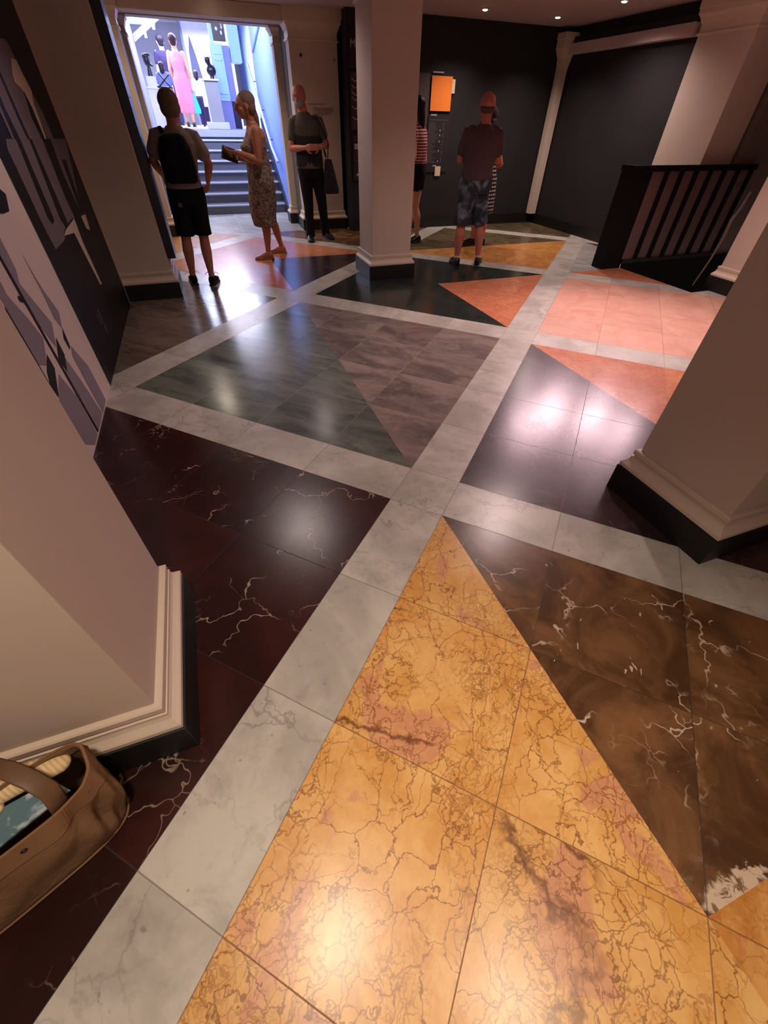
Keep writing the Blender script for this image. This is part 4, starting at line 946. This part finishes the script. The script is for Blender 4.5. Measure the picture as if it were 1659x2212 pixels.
bm = bmesh.new(); ringloft(bm, [((0,0,0), X*.125, Y*.03), ((0,0,.06), X*.125, Y*.05), ((-.01,0,.25), X*.085, Y*.05), ((-.02,0,.42), X*.05, Y*.03)], 20, True, 0, 3.5); rem('bag_body', bm, .009, M['slate_cloth'], tg)
bm = bmesh.new(); tube(bm, [(-.03,0,.40),(-.01,-.02,.60),(-.10,-.085,.76),(-.17,-.05,.88),(-.165,.06,.90),(-.12,.16,.80),(-.04,.06,.45)], .020, 10, flat=.3, side=(0,1,0)); rem('strap', bm, .006, M['black_cloth'], tg)

# --- 4 woman in striped top
b = (3.30, 7.45, 0)
t = NT('striped top cloth', .85, .2); x_, y_, z_ = t.sep(t.coord()); st_ = t.math('FRACT', t.math('MULTIPLY', z_, 30.0)); M['stripes'] = t.out(t.mix(t.ramp(st_, .52, .6), lin((128,34,46)), lin((206,178,170))))
M['hair_black'] = cloth('long black hair', (24,18,34), .5, .3, 20)
root, J = person('p', 'woman with black hair in red striped top, half hidden by the middle column', b,
  dict(f=(-.75,.66), hf=(-.6,.8,0), head=(3.22,7.48,1.62), neck=(3.25,7.45,1.46), sh=[(3.12,7.33,1.38),(3.37,7.57,1.375)], el=[(3.10,7.22,1.10),(3.40,7.50,1.04)], wr=[(2.98,7.40,1.16),(3.20,7.66,1.12)],
       chest=(3.26,7.45,1.24), waist=(3.26,7.45,1.06), hipc=(3.26,7.45,.92), hip=[(3.20,7.38,.88),(3.31,7.50,.88)], kn=[(3.13,7.36,.47),(3.29,7.50,.47)], an=[(3.10,7.34,.085),(3.33,7.45,.085)], tf=[(-1,.4),(-.8,-.3)], w=.9, d=.95), M['skin_fair'])
shirt(root, J, M['stripes'], .97, .012, .42, slw=.058)
shorts(root, J, M['black_cloth'], .70, .02, hemw=.10); shoes(root, J, M['black_gloss'], 1.05)
hd = J['head']; hf = J['hf']; sd = hf.cross(Zv).normalized(); bm = bmesh.new()
ell(bm, hd-hf*.02+Zv*.035, sd*.098, hf*.108, Zv*.092, 20, 12); tube(bm, [hd-hf*.05, hd-hf*.075-Zv*.10, hd-hf*.085-Zv*.20, hd-hf*.09-Zv*.27], [.085,.075,.060,.03], 14, flat=.8)
rem('hair', bm, .007, M['hair_black'], root)

# --- 5 bald man in grey shirt and denim shorts
b = (3.45, 5.93, 0)
M['shirt_plum'] = cloth('plum grey t-shirt', (86,70,72)); M['hair_rim'] = cloth('short grey hair rim', (96,74,68), .8, .3, 60)
t = NT('faded denim', .8, .2); n1 = t.noise(t.coord(), 5, 5, .6, .6); M['denim'] = t.out(t.mix(t.ramp(n1, .48, .66), lin((48,54,64)), lin((120,132,146))))
root, J = person('p', 'bald man seen from behind in plum grey t-shirt and denim shorts', b,
  dict(f=(.38,1), hf=(.40,1,.06), lw=1.15, head=(3.465,5.95,1.635), neck=(3.46,5.93,1.475), sh=[(3.285,6.0,1.40),(3.62,5.87,1.40)], el=[(3.24,6.06,1.14),(3.69,5.90,1.14)], wr=[(3.43,6.16,1.20),(3.50,6.17,1.17)],
       chest=(3.45,5.93,1.27), waist=(3.435,5.93,1.07), hipc=(3.43,5.93,.92), hip=[(3.345,5.93,.88),(3.52,5.93,.88)], kn=[(3.30,5.94,.47),(3.58,5.93,.47)], an=[(3.295,5.94,.085),(3.60,5.87,.085)], tf=[(.15,1),(.75,1)], w=1.08, d=1.05), M['skin_red'])
shirt(root, J, M['shirt_plum'], .955, .024, .62, belly=.01, slw=.075)
shorts(root, J, M['denim'], .475, .024, 'denim_shorts', hemw=.105)
shoes(root, J, M['black_gloss'], 1.0)
for i in (0,1):
    bm = bmesh.new(); a = J['an'][i]; tube(bm, [a-Zv*.01, a+Zv*.03], .040, 14, False); mk('sock', bm, M['offwhite'], root, smooth=True)
hd = J['head']; hf = J['hf']; sd = hf.cross(Zv).normalized(); bm = bmesh.new()
ell(bm, hd-hf*.036-Zv*.028, sd*.087, hf*.086, Zv*.050, 20, 10); rem('hair_rim', bm, .006, M['hair_rim'], root)
bm = bmesh.new(); pts = [J['neck']+Vector((.066*math.cos(q), .06*math.sin(q)+.01, .02*math.sin(q)+.005)) for q in [i*math.pi/8 for i in range(17)]]
tube(bm, pts, .004, 6, False); mk('neck_cord', bm, M['black_gloss'], root, smooth=True)

# --- 6 woman in checked dress hidden in front of him
b = (4.25, 7.05, 0)
t = NT('checked dress cloth', .8, .2); x_, y_, z_ = t.sep(t.coord()); q = 34.0
cx_ = t.math('LESS_THAN', t.math('FRACT', t.math('MULTIPLY', t.math('ADD', x_, t.math('MULTIPLY', y_, .6)), q*.62)), .5); cz_ = t.math('LESS_THAN', t.math('FRACT', t.math('MULTIPLY', z_, q*.62)), .5)
M['checks'] = t.out(t.mix(t.math('MULTIPLY', cx_, cz_), lin((16,14,18)), lin((214,198,190))))
root, J = person('p', 'woman in black and white checked dress, almost hidden behind the bald man in denim shorts', b,
  dict(f=(-.25,1), hf=(-.2,1,0), head=(4.19,7.08,1.53), neck=(4.21,7.05,1.38), sh=[(4.07,7.0,1.30),(4.36,7.08,1.30)], el=[(4.02,7.08,1.05),(4.475,7.06,1.03)], wr=[(4.10,7.25,1.0),(4.38,7.22,.98)],
       chest=(4.22,7.05,1.18), waist=(4.23,7.05,1.0), hipc=(4.24,7.05,.87), hip=[(4.17,7.05,.83),(4.31,7.05,.83)], kn=[(4.16,7.05,.45),(4.30,7.05,.45)], an=[(4.17,7.06,.085),(4.32,7.0,.085)], tf=[(-1,.1),(.2,1)], w=.92, d=1.0), M['skin_tan'])
f = J['f']; sv = Vector((f.y,-f.x,0)); bm = bmesh.new(); shc = (J['sh'][0]+J['sh'][1])/2
ringloft(bm, [(Vector((-.01,.0,.44)), sv*.21, f*.17), (Vector((-.01,0,.65)), sv*.205, f*.165), (J['hipc'], sv*.185, f*.15), (J['waist'], sv*.155, f*.125), (J['chest'], sv*.165, f*.140), (shc-Zv*.06, sv*.135, f*.105), (shc+Zv*.015, sv*.11, f*.07)], 26, True, 0, 2.2)
rem('dress', bm, .008, M['checks'], root)
hd = J['head']; hf = J['hf']; sd = hf.cross(Zv).normalized(); bm = bmesh.new(); ell(bm, hd-hf*.02+Zv*.035, sd*.098, hf*.108, Zv*.092, 20, 12); ell(bm, hd-hf*.05-Zv*.05, sd*.085, hf*.06, Zv*.09, 16, 10)
rem('hair', bm, .007, cloth('dark grey hair', (58,48,56), .7, .3, 30), root)
shoes(root, J, M['black_gloss'], 1.0)

# --- people in the upper hall
def hall_person(label, x, y, H, f, top_mat, bottom_mat, hair, skin, dress=None, topz=None, wide=1.0, long_hair=False, stride=.0):
    k = H/1.70; b = (x, y, ZT); F = Vector((f[0], f[1], 0)).normalized(); S = Vector((F.y, -F.x, 0)); Bv = Vector(b)
    P = lambda a, c, z: tuple(Bv + S*a*k + F*c*k + Zv*z*k)
    root, J = person('p', label, b, dict(f=f, hf=f, head=P(0,.01,1.58), neck=P(0,0,1.42), sh=[P(-.165,0,1.36),P(.165,0,1.36)], el=[P(-.22,-.02,1.08),P(.22,-.02,1.08)], wr=[P(-.20,.08,.84),P(.21,.06,.84)],
        chest=P(0,0,1.22), waist=P(0,0,1.04), hipc=P(0,0,.90), hip=[P(-.08,0,.86),P(.08,0,.86)], kn=[P(-.09,stride*.5,.47),P(.09,-stride*.3,.47)], an=[P(-.08,stride,.085),P(.08,-stride,.085)], w=.92*k*wide, d=.95*k), skin, voxel=.010, s=k)
    hd = J['head']; hf = J['hf']; sd = hf.cross(Zv).normalized(); bm = bmesh.new(); ell(bm, hd-hf*.02*k+Zv*.03*k, sd*.098*k, hf*.108*k, Zv*.095*k, 18, 10)
    if long_hair: tube(bm, [hd-hf*.04*k, hd-hf*.06*k-Zv*.10*k, hd-hf*.06*k-Zv*.2*k], [.09*k,.085*k,.06*k], 12)
    else: ell(bm, hd-hf*.045*k-Zv*.03*k, sd*.075*k, hf*.06*k, Zv*.08*k, 16, 8)
    rem('hair', bm, .010, hair, root)
    if dress:
        Fv = J['f']; sv = Vector((Fv.y,-Fv.x,0)); bm = bmesh.new(); shc = (J['sh'][0]+J['sh'][1])/2
        ringloft(bm, [(Vector((0,0,dress*k)), sv*.19*k, Fv*.17*k), (Vector((0,0,(dress+.25)*k)), sv*.215*k, Fv*.18*k), (J['hipc'], sv*.20*k, Fv*.16*k), (J['waist'], sv*.150*k, Fv*.125*k), (J['chest'], sv*.178*k, Fv*.14*k), (shc-Zv*.05*k, sv*.175*k, Fv*.11*k), (shc+Zv*.03*k, sv*.125*k, Fv*.08*k)], 26, True, 0, 2.2)
        rem('dress', bm, .011, top_mat, root)
    else:
        shirt(root, J, top_mat, .93*k, .02, .6); shorts(root, J, bottom_mat, .06*k, .016, 'trousers', hemw=.07)
    shoes(root, J, M['black_gloss'], 1.0*k)
    return root, J
M['pink_cloth'] = cloth('pink dress cloth', (206,122,150), .8, .25, 6); M['blue_cloth'] = cloth('blue top cloth', (84,96,176)); M['ink_cloth'] = cloth('dark ink cloth', (34,28,62)); M['white_cloth'] = cloth('white cloth', (226,222,214))
root, J = hall_person('woman in long pink dress seen from behind, walking through the bright upper hall', .30, 15.5, 1.60, (.06,1), M['pink_cloth'], None, cloth('dark brown hair', (52,34,44), .6, .3, 30), M['skin_fair'], dress=.27, stride=.10)
root.rotation_euler = (0, 0, 0)
tg = empty('tote_bag', (.53, 15.46, ZT+.25)); tag(tg, 'teal tote bag carried by the woman in pink dress', 'bag')
bm = bmesh.new(); ringloft(bm, [((0,0,0), X*.075, Y*.03), ((0,0,.06), X*.085, Y*.05), ((-.02,0,.26), X*.055, Y*.04), ((-.03,0,.36), X*.035, Y*.025)], 16, True, 0, 3); rem('bag_body', bm, .01, cloth('teal cloth', (60,196,172)), tg)
bm = bmesh.new(); tube(bm, [(-.04,0,.34),(-.01,0,.55),(.0,0,.34)], .008, 6); mk('handle', bm, M['slate'], tg, smooth=True)
hall_person('dark haired person in blue top, low behind the backpack man in the upper hall', -.09, 15.2, 1.12, (.1,1), M['blue_cloth'], M['ink_cloth'], M['hair_black'], M['skin_fair'], wide=1.3, long_hair=True)
hall_person('person in dark ink clothes left of the pink dress, furthest back in the hall', .02, 17.2, 1.72, (-.3,1), M['ink_cloth'], M['ink_cloth'], M['hair_black'], M['skin_fair'])
hall_person('person in white top with dark hair right of the pink dress in the hall', .70, 16.2, 1.06, (.2,1), M['white_cloth'], M['ink_cloth'], M['hair_black'], M['skin_fair'], long_hair=True)

# ------------------------------------------------------------------ canvas tote at the foot of the nearest left column
t = NT('tan canvas', .9, .15); n1 = t.noise(t.coord(), 7, 5, .6, .5)
x_, y_, z_ = t.sep(t.coord()); wv = t.noise(t.mapping(t.coord(), sc=(260,260,260)), 1, 2, .5)
col = t.mix(n1, lin((104,76,52)), lin((140,106,76))); t.bump(t.math('ADD', wv, t.math('MULTIPLY', t.noise(t.coord(), 9, 4, .6, 1.0), 8.0)), .35, .004); M['canvas'] = t.out(col)
M['canvas_trim'] = plain('brown canvas band', (128,94,66), .85, .15, var=.08, nscale=12)
M['leather'] = plain('brown strap', (104,76,52), .5, .4, var=.15)
tb = empty('canvas_tote', (-.825, .44, 0)); tag(tb, 'open tan canvas tote bag on the floor by the nearest left column', 'bag')
def bag_ring(t_, z, infl=0.0, n=132):
    """outline of the bag at height fraction t_; long axis runs up to the right in plan"""
    ang = math.radians(-20)          # bag leans along the column
    out = []
    L0, W0 = .225, .080; L1, W1 = .195, .076
    Lx = L0*(1-t_)+L1*t_ + .012*math.sin(math.pi*t_); Wy = W0*(1-t_)+W1*t_ + .018*math.sin(math.pi*t_)
    for i in range(n):
        a = 2*math.pi*i/n; c, s_ = math.cos(a), math.sin(a)
        e = .55
        px = math.copysign(abs(c)**e, c)*(Lx+infl); py = math.copysign(abs(s_)**(e*1.2), s_)*(Wy+infl)
        fold = (.008*math.sin(a*6+5.0*t_+.6) + .006*math.sin(a*13-7*t_) - .007*abs(math.sin(a*4.5+3.5*t_+.4)))*min(1, 3.2*t_*(1.02-t_)*1.3)
        r_ = 1+fold/.12*.5
        px *= 1+fold/.2; py *= 1+fold/.08*(1.0 if s_ < 0 else .4)
        x = px*BU.x + py*BV.x; y = px*BU.y + py*BV.y
        out.append(Vector((x + BL.x*t_, y + BL.y*t_, z)))
    return out
BU = Vector((.914,.407,0)).normalized(); BV = Vector((-BU.y, BU.x, 0)); BL = Vector((.055,.035,0))
HT = .300
def rimz(i, n=132):
    a = 2*math.pi*i/n; return HT + .018*max(0, math.cos(a))**2 - .012*max(0, -math.sin(a))
bm = bmesh.new(); N = 132; T = 20; rows = []
for j in range(T+1):
    t_ = j/T; R_ = bag_ring(t_, 0); row = []
    for i, p in enumerate(R_):
        row.append(bm.verts.new((p.x, p.y, .004 + t_*(rimz(i)-.004))))
    rows.append(row)
inner = []
for j in range(T, -1, -1):
    t_ = j/T; R_ = bag_ring(t_, 0, -.005); inner.append([bm.verts.new((p.x, p.y, .010 + t_*(rimz(i)-.010))) for i, p in enumerate(R_)])
allr = rows + inner
for j in range(len(allr)-1):
    for i in range(N): bm.faces.new((allr[j][i], allr[j][(i+1)%N], allr[j+1][(i+1)%N], allr[j+1][i]))
bm.faces.new(rows[0][::-1]); bm.faces.new(inner[-1])
mk('bag_body', bm, M['canvas'], tb, smooth=True)
bm = bmesh.new(); o0, o1, i0, i1 = [], [], [], []
for i in range(N):
    a_ = bag_ring(1, 0, .003)[i]; b_ = bag_ring(.80, 0, .0035)[i]
    z = rimz(i); o1.append(bm.verts.new((a_.x,a_.y,z+.003))); o0.append(bm.verts.new((b_.x,b_.y,.004+.80*(z-.004))))
    c_ = bag_ring(1, 0, -.003)[i]; i1.append(bm.verts.new((c_.x,c_.y,z+.003))); d_ = bag_ring(.86, 0, -.007)[i]; i0.append(bm.verts.new((d_.x,d_.y,.86*z)))
for i in range(N):
    j = (i+1)%N
    bm.faces.new((o0[i],o0[j],o1[j],o1[i])); bm.faces.new((o1[i],o1[j],i1[j],i1[i])); bm.faces.new((i1[i],i1[j],i0[j],i0[i])); bm.faces.new((i0[i],i0[j],o0[j],o0[i]))
mk('rim_band', bm, M['canvas_trim'], tb, smooth=False)
bm = bmesh.new(); base_r = [p for p in bag_ring(0, 0, .003)]; tube(bm, [Vector((p.x,p.y,.006)) for p in base_r]+[Vector((base_r[0].x,base_r[0].y,.006))], .0035, 6, False); mk('base_piping', bm, M['canvas_trim'], tb, smooth=True)
# leather flap handle across the opening and one at the back
def strap(pts, wd, mat, name, side):
    bm = bmesh.new(); tube(bm, pts, wd, 10, False, flat=.10, side=side); mk(name, bm, mat, tb, smooth=True)
cN = lambda u, v, z: BU*u + BV*v + Vector((BL.x, BL.y, z))
RT = Vector((.825,-.44,0))
strap([Vector(q_)+RT for q_ in ((-.664,.462,.22),(-.652,.470,.285),(-.655,.49,.33),(-.685,.518,.358),(-.725,.548,.372),(-.775,.578,.365),(-.83,.59,.31))], .021, M['leather'], 'front_handle', (.6,.78,.1))
0 and strap([cN(.06,-.083,.215), cN(.055,-.092,.310), cN(-.01,-.06,.345), cN(-.09,-.02,.350), cN(-.16,-.03,.34), cN(-.18,-.08,.29)], .036, M['leather'], 'front_handle', BU)
strap([cN(-.02,.075,.27), cN(-.03,.08,.305), cN(-.08,.085,.345), cN(-.14,.085,.345), cN(-.20,.08,.29)], .030, M['leather'], 'back_handle', BU)
bm = bmesh.new(); c_ = cN(.015,-.084,.262); ell(bm, c_, BU*.008, BV*.004, Zv*.008, 12, 6); mk('snap_button', bm, M['black_gloss'], tb, smooth=True)
# straw hat rolled in the bag
t = NT('straw', .8, .2); x_, y_, z_ = t.sep(t.mapping(t.coord(), rot=(0,0,-.68))); rb = t.math('FRACT', t.math('MULTIPLY', x_, 95)); rb = t.math('ABSOLUTE', t.math('SUBTRACT', rb, .5))
col = t.mix(t.math('MULTIPLY', rb, 1.3), lin((232,206,158)), lin((188,148,98))); t.bump(rb, .5, .004); M['straw'] = t.out(col)
hat = empty('straw_hat', (-.790, .50, .215)); tag(hat, 'rolled straw hat with ribbed weave poking out of the canvas tote', 'hat')
bm = bmesh.new(); q = lambda u, v, z: BU*u + BV*v + Vector((0,0,z))
RH = Vector((.790,-.50,-.215)); tube(bm, [Vector(v_)+RH for v_ in ((-.90,.525,.255),(-.82,.555,.268),(-.74,.572,.270),(-.675,.575,.268))], [.036,.036,.034,.026], 20, True, flat=.7); rem('crown', bm, .006, M['straw'], hat)
bm = bmesh.new(); tube(bm, [Vector(v_)+RH for v_ in ((-.92,.47,.235),(-.86,.50,.255),(-.81,.52,.258))], [.036,.034,.02], 18, True, flat=.6); rem('brim', bm, .006, M['straw'], hat)
# printed leaflet
t = NT('blue grey leaflet', .45, .4); n1 = t.noise(t.coord(), 16, 5, .6, .8); M['leaflet'] = t.out(t.mix(t.ramp(n1, .50, .64), lin((92,120,130)), lin((176,186,196))))
lf = empty('leaflet', (-.785, .49, .215)); tag(lf, 'blue grey leaflet with a pale cloud pattern standing in the canvas tote', 'leaflet')
bm = bmesh.new(); RL = Vector((.785,-.49,-.215)); L = [Vector(v_)+RL for v_ in ((-.69,.542,.262),(-.645,.503,.262),(-.85,.405,.245),(-.90,.50,.248))]; a = [bm.verts.new(p) for p in L]; b_ = [bm.verts.new(p-Vector((0,0,.006))) for p in L]
bm.faces.new(a); bm.faces.new(b_[::-1]); [bm.faces.new((a[i],a[(i+1)%4],b_[(i+1)%4],b_[i])) for i in range(4)]
mk('cover', bm, M['leaflet'], lf)
